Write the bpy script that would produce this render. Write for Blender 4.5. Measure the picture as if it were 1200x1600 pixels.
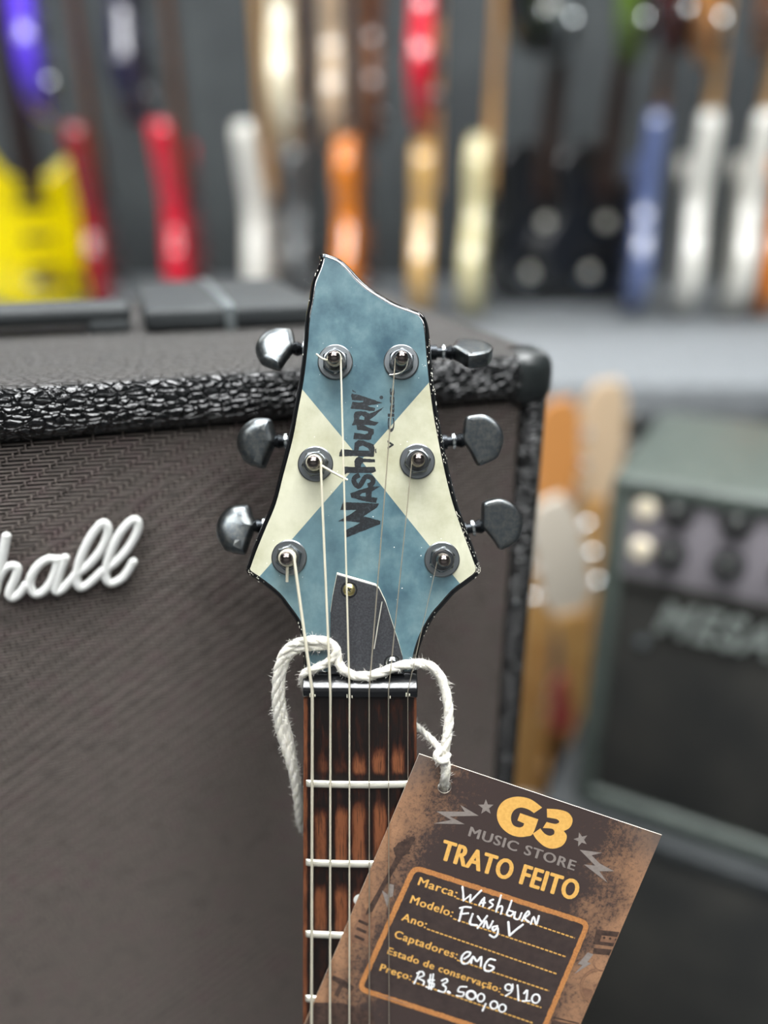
import bpy, bmesh, math, random
import numpy as np
from mathutils import Vector, Matrix
from mathutils.geometry import delaunay_2d_cdt, tessellate_polygon
random.seed(7); rng = np.random.default_rng(7)
PI = math.pi
for o in list(bpy.data.objects): bpy.data.objects.remove(o, do_unlink=True)
scene = bpy.context.scene
COL = scene.collection

# ------------------------------------------------------------------ camera
PITCH = math.radians(22.5); FPX = 1200.0
CAM = Vector((0, 0, 1.25))
cd = bpy.data.cameras.new('camera'); cam = bpy.data.objects.new('camera', cd); COL.objects.link(cam)
cam.location = CAM; cam.rotation_euler = (PI/2 - PITCH, 0, 0)
cd.sensor_fit = 'AUTO'; cd.sensor_width = 36.0; cd.lens = 36.0*FPX/1600.0
cd.clip_start = 0.01; cd.clip_end = 50
cd.dof.use_dof = True; cd.dof.focus_distance = 0.291; cd.dof.aperture_fstop = 2.1
scene.camera = cam
R = Vector((1, 0, 0)); F = Vector((0, math.cos(PITCH), -math.sin(PITCH))); U = Vector((0, math.sin(PITCH), math.cos(PITCH)))

# ------------------------------------------------------------------ world, exposure
w = bpy.data.worlds.new('world'); scene.world = w; w.use_nodes = True
w.node_tree.nodes['Background'].inputs[0].default_value = (0.9, 0.95, 1.0, 1)
w.node_tree.nodes['Background'].inputs[1].default_value = 0.25
vs = scene.view_settings
vs.view_transform = 'Standard'; vs.look = 'None'; vs.gamma = 1.0; vs.use_curve_mapping = False
vs.exposure = 0.50
LED = 15.0            # strength of the ceiling panels

# ------------------------------------------------------------------ helpers
def lin(c):
    return tuple(((v/255)/12.92 if v/255 <= 0.04045 else (((v/255)+0.055)/1.055)**2.4) for v in c) + (1.0,)
def unproj(px, py, d):
    return CAM + F*d + R*((px-600)/FPX*d) + U*((800-py)/FPX*d)
def ray(px, py):
    return (F + R*((px-600)/FPX) + U*((800-py)/FPX))
def hit(px, py, P, n):
    v = ray(px, py); return CAM + v*((P-CAM).dot(n)/v.dot(n))

class G:
    """geometry collector"""
    def __init__(s): s.v = []; s.f = []
    def add(s, vs_, fs):
        b = len(s.v); s.v.extend([tuple(v) for v in vs_]); s.f.extend([tuple(b+i for i in f) for f in fs]); return s
    def box(s, M, size, bev=0.0, seg=2):
        bm = bmesh.new(); bmesh.ops.create_cube(bm, size=1.0)
        bmesh.ops.scale(bm, vec=size, verts=bm.verts)
        if bev > 0: bmesh.ops.bevel(bm, geom=list(bm.edges), offset=bev, segments=seg, profile=0.5, affect='EDGES')
        bm.verts.index_update()
        s.add([M @ v.co for v in bm.verts], [[v.index for v in f.verts] for f in bm.faces]); bm.free(); return s
    def tube(s, pts, r, n=8, cap=True, sx=1.0, up=None, closed=False):
        pts = [Vector(p) for p in pts]; m = len(pts)
        rr = r if isinstance(r, (list, tuple)) else [r]*m
        vs_ = []; prev = None
        for i, p in enumerate(pts):
            if closed: t = (pts[(i+1) % m]-pts[i-1]).normalized()
            else: t = (pts[min(i+1, m-1)]-pts[max(i-1, 0)]).normalized()
            if up is not None: a = up - t*up.dot(t)
            elif prev is None:
                q = Vector((0, 0, 1)) if abs(t.z) < .9 else Vector((1, 0, 0)); a = q - t*q.dot(t)
            else: a = prev - t*prev.dot(t)
            a.normalize(); prev = a; b = t.cross(a)
            for k in range(n):
                th = 2*PI*k/n; vs_.append(p + a*(math.cos(th)*rr[i]*sx) + b*(math.sin(th)*rr[i]))
        fs = []
        for i in range(m if closed else m-1):
            j = (i+1) % m
            for k in range(n): fs.append((i*n+k, i*n+(k+1) % n, j*n+(k+1) % n, j*n+k))
        if cap and not closed: fs.append(tuple(range(n))[::-1]); fs.append(tuple((m-1)*n+k for k in range(n)))
        return s.add(vs_, fs)
    def lathe(s, M, prof, n=24):
        """prof: (radius, height) along local z"""
        vs_ = []; fs = []
        for (r, h) in prof:
            for k in range(n):
                th = 2*PI*(k+.5)/n; vs_.append(M @ Vector((r*math.cos(th), r*math.sin(th), h)))
        for i in range(len(prof)-1):
            for k in range(n): fs.append((i*n+k, i*n+(k+1) % n, (i+1)*n+(k+1) % n, (i+1)*n+k))
        fs.append(tuple(range(n))[::-1]); fs.append(tuple((len(prof)-1)*n+k for k in range(n)))
        return s.add(vs_, fs)
    def rings(s, rgs, captop=True, capbot=True):
        """list of equal-length closed loops of points, bottom to top"""
        n = len(rgs[0]); vs_ = [p for r_ in rgs for p in r_]; fs = []
        for i in range(len(rgs)-1):
            for k in range(n): fs.append((i*n+k, i*n+(k+1) % n, (i+1)*n+(k+1) % n, (i+1)*n+k))
        if captop: fs.extend([tuple((len(rgs)-1)*n+i for i in t) for t in tess(rgs[-1])])
        if capbot: fs.extend([t[::-1] for t in tess(rgs[0])])
        return s.add(vs_, fs)

def tess(loop):
    return [tuple(t) for t in tessellate_polygon([[Vector(p) for p in loop]])]
def area2(p): return sum(p[i][0]*p[(i+1) % len(p)][1]-p[(i+1) % len(p)][0]*p[i][1] for i in range(len(p)))/2
def ccw(p): return list(p) if area2(p) > 0 else list(p)[::-1]
def inset(p, d):
    """p ccw 2d -> moved inwards by d"""
    n = len(p); out = []
    for i in range(n):
        a = Vector(p[i-1]); b = Vector(p[i]); c = Vector(p[(i+1) % n])
        e1 = (b-a); e2 = (c-b)
        if e1.length < 1e-9 or e2.length < 1e-9: out.append(tuple(b)); continue
        e1.normalize(); e2.normalize()
        n1 = Vector((-e1.y, e1.x)); n2 = Vector((-e2.y, e2.x)); m = n1+n2
        if m.length < 1e-6: m = n1.copy()
        m.normalize(); k = max(.45, m.dot(n1)); out.append(tuple(b+m*(d/k)))
    return out
def catmull(pts, n=5, closed=False):
    P = [Vector(p) for p in pts]; out = []; m = len(P)
    for i in range(m if closed else m-1):
        if closed: p0, p1, p2, p3 = P[i-1], P[i], P[(i+1) % m], P[(i+2) % m]
        else: p0, p1, p2, p3 = P[max(i-1, 0)], P[i], P[i+1], P[min(i+2, m-1)]
        for k in range(n):
            t = k/n
            out.append(0.5*((2*p1)+(p2-p0)*t+(2*p0-5*p1+4*p2-p3)*t*t+(3*p1-p0-3*p2+p3)*t**3))
    if not closed: out.append(P[-1])
    return [tuple(q) for q in out]
def inside(pt, poly):
    x, y = pt; c = False; n = len(poly)
    for i in range(n):
        x1, y1 = poly[i][0], poly[i][1]; x2, y2 = poly[i-1][0], poly[i-1][1]
        if (y1 > y) != (y2 > y) and x < (x2-x1)*(y-y1)/(y2-y1)+x1: c = not c
    return c
def fill2d(outer, holes=(), step=0):
    """triangulate a 2d polygon with holes and optional inner grid points"""
    vs_ = []; es = []
    for lp in [outer]+list(holes):
        b = len(vs_)
        for p in lp: vs_.append(Vector((p[0], p[1])))
        es += [(b+i, b+(i+1) % len(lp)) for i in range(len(lp))]
    if step:
        xs = [p[0] for p in outer]; ys = [p[1] for p in outer]
        x = min(xs)+step*.37
        while x < max(xs):
            y = min(ys)+step*.41
            while y < max(ys):
                if inside((x, y), outer) and not any(inside((x, y), h) for h in holes): vs_.append(Vector((x, y)))
                y += step
            x += step
    V, E, Fc, *_ = delaunay_2d_cdt(vs_, es, [], 0, 1e-6)
    keep = []
    for f in Fc:
        c = sum((V[i] for i in f), Vector((0, 0)))/len(f)
        if inside(c, outer) and not any(inside(c, h) for h in holes): keep.append(tuple(f))
    return [tuple(v) for v in V], keep

ROOTLOC = {}
def mk(name, g, mat, parent=None, smooth=True, ang=35, origin=None, props=None):
    if parent is not None: L = ROOTLOC[parent.name]
    elif origin is not None: L = Vector(origin)
    else:
        a = np.array(g.v); L = Vector(((a[:, 0].min()+a[:, 0].max())/2, (a[:, 1].min()+a[:, 1].max())/2, a[:, 2].min()))
    me = bpy.data.meshes.new(name)
    me.from_pydata([(v[0]-L[0], v[1]-L[1], v[2]-L[2]) for v in g.v], [], g.f); me.update()
    if smooth:
        me.shade_smooth(); me.set_sharp_from_angle(angle=math.radians(ang))
    me.materials.append(mat)
    o = bpy.data.objects.new(name, me); COL.objects.link(o)
    if parent is None: o.location = L
    else: o.parent = parent
    ROOTLOC[o.name] = L
    for k, v in (props or {}).items(): o[k] = v
    return o
def thing(name, loc, label, cat, group=None):
    o = bpy.data.objects.new(name, None); COL.objects.link(o); o.location = loc; o.empty_display_size = .02
    ROOTLOC[o.name] = Vector(loc); o['label'] = label; o['category'] = cat
    if group: o['group'] = group
    return o
def tag(o, label, cat, group=None):
    o['label'] = label; o['category'] = cat
    if group: o['group'] = group
    return o
def frame(o, x, y, z):
    M = Matrix((x, y, z)).transposed().to_4x4(); M.translation = o; return M

def text_mesh(body, bold=0.0, shear=0.0, space=1.0):
    c = bpy.data.curves.new('t', 'FONT'); c.body = body; c.size = 1.0; c.offset = bold; c.shear = shear; c.space_character = space
    c.resolution_u = 4; c.fill_mode = 'FRONT'
    o = bpy.data.objects.new('t', c); COL.objects.link(o); bpy.context.view_layer.update()
    ev = o.evaluated_get(bpy.context.evaluated_depsgraph_get()); me = bpy.data.meshes.new_from_object(ev)
    V = [tuple(v.co) for v in me.vertices]; Fs = [tuple(p.vertices) for p in me.polygons]
    bpy.data.objects.remove(o); bpy.data.curves.remove(c); bpy.data.meshes.remove(me); return V, Fs
_H = text_mesh('H')[0]; CAPH = max(v[1] for v in _H)

# ------------------------------------------------------------------ materials
def mat(name, col=(128, 128, 128), rough=.5, metal=0.0, spec=.5, coat=0.0, coatr=.08, emit=None, es=1.0):
    m = bpy.data.materials.new(name); m.use_nodes = True; b = m.node_tree.nodes['Principled BSDF']
    b.inputs['Base Color'].default_value = lin(col); b.inputs['Roughness'].default_value = rough
    b.inputs['Metallic'].default_value = metal; b.inputs['Specular IOR Level'].default_value = spec
    b.inputs['Coat Weight'].default_value = coat; b.inputs['Coat Roughness'].default_value = coatr
    if emit: b.inputs['Emission Color'].default_value = lin(emit); b.inputs['Emission Strength'].default_value = es
    return m
class N:
    def __init__(s, m): s.m = m; s.t = m.node_tree; s.b = s.t.nodes['Principled BSDF']
    def n(s, typ, **kw):
        nd_ = s.t.nodes.new(typ)
        for k, v in kw.items(): setattr(nd_, k, v)
        return nd_
    def l(s, a, b): s.t.links.new(a, b)
    def coord(s, scale=(1, 1, 1), out='Object', rot=(0, 0, 0)):
        tc = s.n('ShaderNodeTexCoord'); mp = s.n('ShaderNodeMapping'); mp.inputs['Scale'].default_value = scale; mp.inputs['Rotation'].default_value = rot
        s.l(tc.outputs[out], mp.inputs[0]); return mp.outputs[0]
    def noise(s, vec, scale, detail=4, rough=.55, dist=0):
        q = s.n('ShaderNodeTexNoise'); q.inputs['Scale'].default_value = scale; q.inputs['Detail'].default_value = detail
        q.inputs['Roughness'].default_value = rough; q.inputs['Distortion'].default_value = dist; s.l(vec, q.inputs['Vector']); return q.outputs['Fac']
    def ramp(s, fac, stops):
        q = s.n('ShaderNodeValToRGB'); e = q.color_ramp.elements
        while len(e) < len(stops): e.new(.5)
        for i, (p, c) in enumerate(stops): e[i].position = p; e[i].color = lin(c) if len(c) == 3 else c
        s.l(fac, q.inputs[0]); return q.outputs[0]
    def mix(s, fac, a, b, mode='MIX'):
        q = s.n('ShaderNodeMix', data_type='RGBA', blend_type=mode)
        for k, v in ((0, fac), (6, a), (7, b)):
            if isinstance(v, (int, float)): q.inputs[k].default_value = v
            elif isinstance(v, tuple): q.inputs[k].default_value = lin(v) if len(v) == 3 else v
            else: s.l(v, q.inputs[k])
        return q.outputs[2]
    def math(s, op, a, b=None, clamp=False):
        q = s.n('ShaderNodeMath', operation=op, use_clamp=clamp)
        for k, v in ((0, a), (1, b)):
            if v is None: continue
            if isinstance(v, (int, float)): q.inputs[k].default_value = v
            else: s.l(v, q.inputs[k])
        return q.outputs[0]
    def bump(s, h, strength, dist):
        q = s.n('ShaderNodeBump'); q.inputs['Strength'].default_value = strength; q.inputs['Distance'].default_value = dist
        s.l(h, q.inputs['Height']); s.l(q.outputs[0], s.b.inputs['Normal'])
    def base(s, c): s.l(c, s.b.inputs['Base Color'])
    def rough(s, f, lo, hi):
        q = s.n('ShaderNodeMapRange'); q.inputs[3].default_value = lo; q.inputs[4].default_value = hi; s.l(f, q.inputs[0]); s.l(q.outputs[0], s.b.inputs['Roughness'])
BW0, BW1 = (0, 0, 0, 1), (1, 1, 1, 1)

def mottled(name, c1, c2, scale, rough=.5, bumpd=0.0, metal=0, coat=0, **kw):
    m = mat(name, c1, rough, metal, coat=coat, **kw); n = N(m); v = n.coord()
    f = n.noise(v, scale, 5); n.base(n.ramp(f, [(.35, c1), (.65, c2)]))
    if bumpd: n.bump(n.noise(v, scale*3, 3), .5, bumpd)
    return m
def paint(name, c, streak, dark):
    m = mat(name, c, .3, coat=1.0, coatr=.06); n = N(m); v = n.coord()
    f1 = n.noise(v, 55, 6, .62); f2 = n.noise(n.coord((1, 1, .25)), 240, 4, .6); f3 = n.noise(v, 24, 3)
    c1 = n.ramp(f1, [(.32, dark), (.52, c), (.72, streak)])
    c2 = n.mix(n.ramp(f2, [(.5, BW0), (.75, (.35, .35, .35, 1))]), c1, dark)
    c3 = n.mix(n.ramp(f3, [(.5, BW0), (.8, (.4, .4, .4, 1))]), c2, streak)
    n.base(c3)
    sc = n.noise(n.coord((1, 1, .12), rot=(.2, .4, .5)), 900, 2); n.rough(f1, .22, .42)
    n.bump(n.noise(v, 130, 3), .12, .0004)
    return m
M_blue = paint('headstock_blue', (78, 106, 114), (112, 136, 138), (48, 74, 86))
M_cream = paint('headstock_cream', (180, 179, 156), (194, 193, 172), (158, 156, 130))
M_black = mat('gloss_black', (8, 9, 11), .14, spec=.7, coat=.8, coatr=.05)
n = N(M_black); n.bump(n.noise(n.coord(), 420, 3), .25, .0004)
M_ink = mat('logo_black', (34, 36, 40), .4)
n = N(M_ink); n.base(n.ramp(n.noise(n.coord(), 900, 4, .7), [(.52, (20, 22, 25)), (.75, (56, 66, 72))]))
M_plate = mat('cover_black', (40, 41, 44), .42)
n = N(M_plate); n.base(n.ramp(n.noise(n.coord(), 1500, 3, .7), [(.4, (35, 36, 39)), (.75, (66, 67, 70))]))
M_white = mat('white_plastic', (230, 226, 205), .45)
M_brass = mat('brass_screw', (214, 200, 140), .3, 1.0)
M_nutblk = mat('nut_black', (20, 21, 23), .22, coat=.5)
n = N(M_nutblk); n.bump(n.noise(n.coord(), 700, 3), .3, .0003)
M_post = mat('black_nickel', (136, 126, 122), .15, 1.0)
M_hex = mat('black_chrome', (120, 124, 127), .25, 1.0)
M_shaft = mat('shaft_black', (52, 55, 58), .25, .9)
M_wash = mat('washer_metal', (150, 155, 158), .3, 1.0)
M_btn = mat('button_metal', (92, 98, 102), .3, 1.0)
n = N(M_btn); f = n.noise(n.coord(), 500, 5, .7); n.base(n.ramp(f, [(.4, (104, 110, 114)), (.75, (138, 139, 134))])); n.rough(f, .22, .42)
M_wound = mat('wound_string', (232, 225, 202), .36, .4)
M_plain = mat('plain_string', (196, 186, 166), .28, .7)
M_fret = mat('fret_nickel', (238, 234, 218), .28, .55)
M_pearl = mat('pearl_dot', (226, 226, 222), .25)
M_wood = mat('neck_wood', (20, 18, 18), .3, coat=.4)
M_cord = mat('cotton_cord', (236, 232, 220), .9, spec=.2)
n = N(M_cord); n.b.inputs['Subsurface Weight'].default_value = .25; n.b.inputs['Subsurface Radius'].default_value = (.002, .002, .0015)
n.bump(n.noise(n.coord(), 1500, 5, .7), .9, .0009)
M_fuzz = mat('cotton_fuzz', (244, 241, 232), .9, spec=.1)
M_cardedge = mat('card_edge', (214, 206, 190), .8)
M_gold = mottled('print_gold', (243, 191, 103), (232, 176, 92), 900, .55)
M_orange = mottled('print_orange', (207, 144, 84), (180, 118, 70), 1500, .55)
M_silver = mottled('print_grey', (140, 130, 124), (152, 143, 136), 900, .5)
M_dark = mottled('print_dark', (60, 49, 47), (72, 60, 56), 260, .5)
M_shadowp = mottled('print_brown', (58, 45, 41), (88, 68, 58), 500, .5)
M_tanp = mottled('print_tan', (150, 113, 88), (120, 88, 70), 500, .5)
M_pen = mat('white_marker', (250, 250, 250), .45)
M_tolex = mat('black_tolex', (12, 13, 14), .3, spec=.6)
n = N(M_tolex); v = n.coord()
dv = n.n('ShaderNodeTexNoise'); dv.inputs['Scale'].default_value = 260; n.l(v, dv.inputs['Vector'])
mx = n.n('ShaderNodeMix', data_type='VECTOR'); mx.inputs[0].default_value = .0022; vst = n.n('ShaderNodeMapping'); vst.inputs['Scale'].default_value = (.75, 1, 1.5); n.l(v, vst.inputs[0]); n.l(vst.outputs[0], mx.inputs[4]); n.l(dv.outputs['Color'], mx.inputs[5])
vo = n.n('ShaderNodeTexVoronoi', feature='DISTANCE_TO_EDGE'); vo.inputs['Scale'].default_value = 250; n.l(mx.outputs[1], vo.inputs['Vector'])
hh = n.math('POWER', n.math('MINIMUM', n.math('MULTIPLY', vo.outputs['Distance'], 4.0), 1.0), .6)
hh = n.math('ADD', hh, n.math('MULTIPLY', n.noise(v, 420, 2), .45))
n.bump(hh, 1.0, .0011)
geo = n.n('ShaderNodeNewGeometry'); sep = n.n('ShaderNodeSeparateXYZ'); n.l(geo.outputs['True Normal'], sep.inputs[0])
up_ = n.n('ShaderNodeMapRange'); up_.inputs[1].default_value = .8; up_.inputs[2].default_value = .99; n.l(sep.outputs[2], up_.inputs[0])
dust = n.math('MULTIPLY', up_.outputs[0], n.ramp(n.noise(v, 60, 5, .65), [(.3, (.55, .55, .55, 1)), (.7, (1, 1, 1, 1))]))
n.base(n.mix(dust, (13, 14, 15), (58, 55, 52))); n.rough(dust, .2, .8)
M_weave = mat('grille_weave', (86, 76, 72), .5, spec=.4)
n = N(M_weave); n.base(n.ramp(n.noise(n.coord(), 90, 5, .7), [(.35, (104, 95, 90)), (.5, (120, 110, 104)), (.7, (114, 97, 96))]))
M_grback = mat('grille_backing', (26, 22, 22), .9)
M_logo = mat('logo_white', (240, 240, 236), .35)
M_corner = mat('corner_plastic', (34, 38, 38), .28)
M_mgrey = mottled('grey_vinyl', (70, 78, 73), (86, 94, 88), 50, .34)
n = N(M_mgrey); n.bump(n.noise(n.coord(), 420, 4), .4, .001)
M_mblack = mat('amp_grille_black', (26, 27, 26), .7)
n = N(M_mblack); n.base(n.ramp(n.noise(n.coord(), 9, 3), [(.35, (36, 37, 36)), (.7, (58, 57, 53))]))
M_panel = mat('amp_panel', (160, 154, 160), .4, .2)
M_knob = mat('amp_knob', (36, 38, 37), .4)
M_jack = mat('amp_jack', (252, 240, 214), .4, .1)
M_plate2 = mat('name_plate', (176, 184, 178), .3, .5)
M_chrome = mat('chrome', (200, 205, 205), .15, 1.0)
M_case = mottled('case_dark', (36, 40, 42), (48, 52, 53), 25, .6)
M_strip = mat('strip_alu', (140, 148, 150), .35, .7)
M_carpet = mottled('platform_carpet', (112, 116, 119), (126, 130, 133), 40, .85)
M_wallg = mottled('wall_grey', (58, 62, 64), (74, 79, 80), 3, .8)
M_wall2 = mottled('wall_light', (120, 122, 122), (130, 132, 130), 3, .85)
M_wall3 = mottled('wall_white', (168, 169, 168), (176, 177, 176), 3, .85)
M_ceil = mottled('ceiling_grey', (140, 142, 144), (150, 152, 152), 3, .9)
M_floor = mottled('floor_grey', (70, 72, 74), (84, 86, 88), 5, .5)
M_led = mat('led_panel', (255, 255, 255), .5, emit=(250, 252, 253), es=LED)
M_frame = mat('led_frame', (220, 220, 220), .5)

# ------------------------------------------------------------------ the room
def slab(name, c, s, m, kind='structure'):
    g = G().box(Matrix.Translation(c), s); o = mk(name, g, m, smooth=False); o['kind'] = kind; return o
slab('floor', (0, .2, -.05), (7, 6.4, .1), M_floor)
slab('ceiling', (0, .2, 2.95), (7, 6.4, .1), M_ceil)
slab('wall_back', (0, 2.95, 1.45), (7, .1, 2.9), M_wallg)
slab('wall_front', (0, -2.95, 1.45), (7, .1, 2.9), M_wall3)
slab('wall_left', (-3.45, 0, 1.45), (.1, 5.8, 2.9), M_wall2)
slab('wall_right', (3.45, 0, 1.45), (.1, 5.8, 2.9), M_wall2)
i = 0
for (x, y, sx, sy, lb) in ((.1, .22, 1.5, 1.0, 'large one over the electric guitar'), (-.85, -.95, 1.2, .36, 'left one added over the viewer as front fill'), (.85, -.95, 1.2, .36, 'right one added over the viewer as front fill'),  # pair over the viewer is added to brighten the foreground
                   (-1.5, 1.9, 1.2, .3, 'left one over the wall guitars'), (0, 1.9, 1.2, .3, 'centre one over the wall guitars'), (1.5, 1.9, 1.2, .3, 'right one over the wall guitars')):
    L = thing('ceiling_light', (x, y, 2.9), 'white led ceiling panel, '+lb, 'light', 'ceiling panels')
    mk('frame', G().box(Matrix.Translation((x, y, 2.885)), (sx+.06, sy+.06, .03), .004), M_frame, L)
    mk('diffuser', G().box(Matrix.Translation((x, y, 2.866)), (sx, sy, .008)), M_led, L, smooth=False)

# ================================================================== guitars along the back wall
OUT = {
 'S': [(0, 0), (.05, .003), (.11, .022), (.150, .065), (.160, .115), (.145, .165), (.118, .212), (.112, .25), (.125, .30), (.150, .345), (.152, .372), (.130, .378), (.09, .352), (.055, .325), (.03, .315), (-.03, .315), (-.055, .335), (-.085, .385), (-.112, .425), (-.140, .432), (-.152, .40), (-.135, .33), (-.118, .27), (-.122, .225), (-.148, .17), (-.162, .115), (-.150, .062), (-.11, .022), (-.05, .003)],
 'L': [(0, 0), (.06, .004), (.12, .03), (.158, .08), (.163, .13), (.14, .185), (.118, .225), (.115, .26), (.13, .30), (.135, .335), (.11, .35), (.08, .325), (.045, .318), (.028, .34), (-.028, .385), (-.06, .398), (-.105, .385), (-.135, .345), (-.132, .30), (-.115, .255), (-.12, .22), (-.142, .18), (-.165, .13), (-.158, .08), (-.12, .03), (-.06, .004)],
 'V': [(0, .17), (.03, .155), (.13, .01), (.16, .0), (.20, .02), (.205, .05), (.12, .27), (.07, .37), (.028, .40), (-.028, .40), (-.07, .37), (-.12, .27), (-.205, .05), (-.20, .02), (-.16, 0), (-.13, .01), (-.03, .155)]}
MESH = {}
def shared(key, fn, m):
    if key not in MESH:
        g = fn(); me = bpy.data.meshes.new(key.split('|')[-1]); me.from_pydata(g.v, [], g.f); me.update(); me.shade_smooth(); me.set_sharp_from_angle(angle=math.radians(45)); me.materials.append(m); MESH[key] = me
    return MESH[key]
def body_g(st, th=.044):
    o = ccw(catmull(OUT[st], 4, True)); rg = []
    for (i_, y) in [(.010, th/2), (.004, th/2-.002), (.001, th/2-.006), (0, th/2-.011), (0, -th/2+.011), (.001, -th/2+.006), (.004, -th/2+.002), (.010, -th/2)]:
        rg.append([Vector((u, y, v)) for (u, v) in inset(o, i_)])
    return G().rings(rg)
I4 = Matrix.Identity(4)
def T(x, y, z): return Matrix.Translation((x, y, z))
def neck_g():
    g = G(); rg = []
    for z, wd, dp in ((.29, .056, .024), (.40, .054, .022), (.60, .048, .020), (.775, .043, .019)):
        rg.append([Vector((wd/2*math.cos(a), -.026+dp*math.sin(a)*.9, z)) for a in np.linspace(0, PI, 9)])
    return g.rings(rg)
def fb_g(): 
    g = G(); return g.rings([[Vector((-w_/2, -.026, z)), Vector((w_/2, -.026, z)), Vector((w_/2, -.031, z)), Vector((-w_/2, -.031, z))] for z, w_ in ((.27, .057), (.775, .043))])
def head_g():
    o = ccw([(-.0215, .775), (.0215, .775), (.036, .80), (.04, .86), (.034, .93), (.02, .955), (-.012, .95), (-.03, .92), (-.032, .86), (-.033, .80)])
    return G().rings([[Vector((u, y, v)) for u, v in inset(o, i_)] for i_, y in ((.001, -.012), (0, -.014), (0, -.024), (.001, -.026))])
def guard_g(st):
    p = {'S': [(.05, .04), (.12, .07), (.128, .13), (.10, .21), (.095, .26), (.115, .32), (.08, .33), (.035, .29), (-.035, .29), (-.08, .34), (-.10, .30), (-.075, .22), (-.06, .13), (-.02, .08)], 'L': [(.035, .10), (.10, .12), (.115, .16), (.10, .2), (.06, .26), (.035, .28)], 'V': [(0, .18), (.05, .16), (.12, .05), (.15, .05), (.10, .19), (.05, .28), (-.03, .29)]}[st]
    o = ccw(p); return G().rings([[Vector((u, y, v)) for u, v in inset(o, i_)] for i_, y in ((0, -.0215), (0, -.0235), (.001, -.0242))])
MG = {k: mat('gtr_'+k, c, .22, coat=.8, coatr=.04) for k, c in dict(purple=(98, 66, 226), yellow=(246, 226, 4), darkred=(140, 10, 22), red=(206, 20, 48), pearl=(226, 224, 214), orange=(224, 128, 26), tan=(214, 172, 104), cream=(236, 226, 196), ivory=(226, 216, 168), blue=(92, 106, 148), navy=(28, 26, 56), black=(24, 26, 28), green=(96, 124, 44), brown=(122, 84, 60), beige=(204, 180, 150), amber=(200, 138, 78), wine=(70, 22, 26), grey=(126, 132, 134), silverblue=(150, 156, 172), natural=(206, 160, 96), bone=(214, 204, 188), pinkred=(196, 96, 92)).items()}
M_maple = mottled('maple', (206, 164, 104), (188, 142, 84), 40, .35)
M_nwood = mottled('mahogany', (120, 84, 58), (98, 66, 46), 40, .4)
M_rfb = mat('dark_board', (46, 32, 26), .5)
M_pick = mat('pickup_black', (24, 24, 25), .4)
M_pgw = mat('guard_white', (222, 220, 208), .35); M_pgb = mat('guard_black', (26, 27, 29), .3)
def setm(o, m): o.material_slots[0].link = 'OBJECT'; o.material_slots[0].material = m
def gtr(name, label, loc, yaw, st, col, group, lean=0.0, roll=0.0, nk=None, pg=None, hd=None, scale=1.0):
    root = thing(name, loc, label, 'guitar', group); root.rotation_euler = (math.radians(lean), math.radians(roll), math.radians(yaw)); root.scale = (scale,)*3
    nk = nk or M_nwood
    def part(nm, key, fn, m, parent=root):
        o = bpy.data.objects.new(nm, shared(key, fn, m)); COL.objects.link(o); o.parent = parent; setm(o, m); return o
    part('body', st+'|body', lambda: body_g(st), MG[col]); n_ = part('neck', 'neck', neck_g, nk); part('fretboard', 'fretboard', fb_g, M_maple if nk is M_maple else M_rfb, n_)
    h_ = part('headstock', 'headstock', head_g, MG[hd] if hd else nk)
    if pg: part('pickguard', st+'|pickguard', lambda: guard_g(st), pg)
    for z in (.10, .175, .25) if st == 'S' else (.13, .24):
        o = part('pickup', 'pickup'+('h' if st != 'S' else ''), lambda: G().box(T(0, -.026, 0), (.075, .010, .018 if st == 'S' else .036), .003), M_pick if st != 'S' or pg is None else M_pgw); o.location = (0, 0, z)
    part('bridge', 'bridge', lambda: G().box(T(0, -.027, .065), (.085, .012, .022), .003), M_chrome)
    for (x, z) in ((.075, .06), (.10, .095)) if col != 'black' else ((-.012, .085), (.014, .21)):
        o = part('control_knob', 'control_knob', lambda: G().lathe(frame((0, -.022, 0), (1, 0, 0), (0, 0, 1), (0, -1, 0)), [(.013, 0), (.0125, .012), (.011, .016), (.003, .016)], 14), M_pgw if col == 'black' else M_pick); o.location = (x, 0, z)
    for k in range(6):
        o = part('tuning_peg', 'tuning_peg', lambda: G().lathe(frame((0, 0, 0), (0, 1, 0), (0, 0, 1), (1, 0, 0)), [(.002, 0), (.002, .012), (.008, .014), (.008, .020), (.004, .022)], 10), M_chrome, h_)
        o.location = (.030 if k % 2 else -.030, -.018, .81+.045*(k//2)); 
        if k % 2 == 0: o.rotation_euler = (0, PI, 0)
    return root
YB = 1.95
def gx(px, py, Y=YB):
    v = ray(px, py); t = Y/v.y; return CAM+v*t
def low(px, Y=YB): return gx(px, 486, Y)
ZP = gx(600, 492, YB).z     # top of the platform
ROW1 = 'guitars standing in the lower row'; ROW2 = 'guitars hanging in the upper row'
def lower(label, px, yaw, st, col, Y=YB, **kw):
    p = gx(px, 470, Y); return gtr('wall_guitar', label, (p.x, Y, ZP+.001), yaw-math.degrees(math.atan2(p.x, Y)), st, col, ROW1, **kw)
def upper(label, px, py, yaw, st, col, Y=YB-.05, **kw):
    p = gx(px, py, Y); return gtr('wall_guitar', label, (p.x, Y, p.z), yaw-math.degrees(math.atan2(p.x, Y)), st, col, ROW2, **kw)
lower('bright yellow guitar facing forward at the left end of the lower row', 72, 16, 'S', 'yellow', Y=2.05)
lower('dark red guitar turned edge-on beside the yellow one', 172, 82, 'S', 'darkred', roll=-8)
lower('bright red guitar turned edge-on in the lower row', 300, 79, 'S', 'red', roll=-6)
lower('pearl white guitar turned edge-on under the cream one', 424, 78, 'S', 'pearl', roll=-7, nk=M_maple)
lower('dull brown guitar half hidden behind the pearl white one', 480, 80, 'L', 'grey', Y=2.2)
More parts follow.
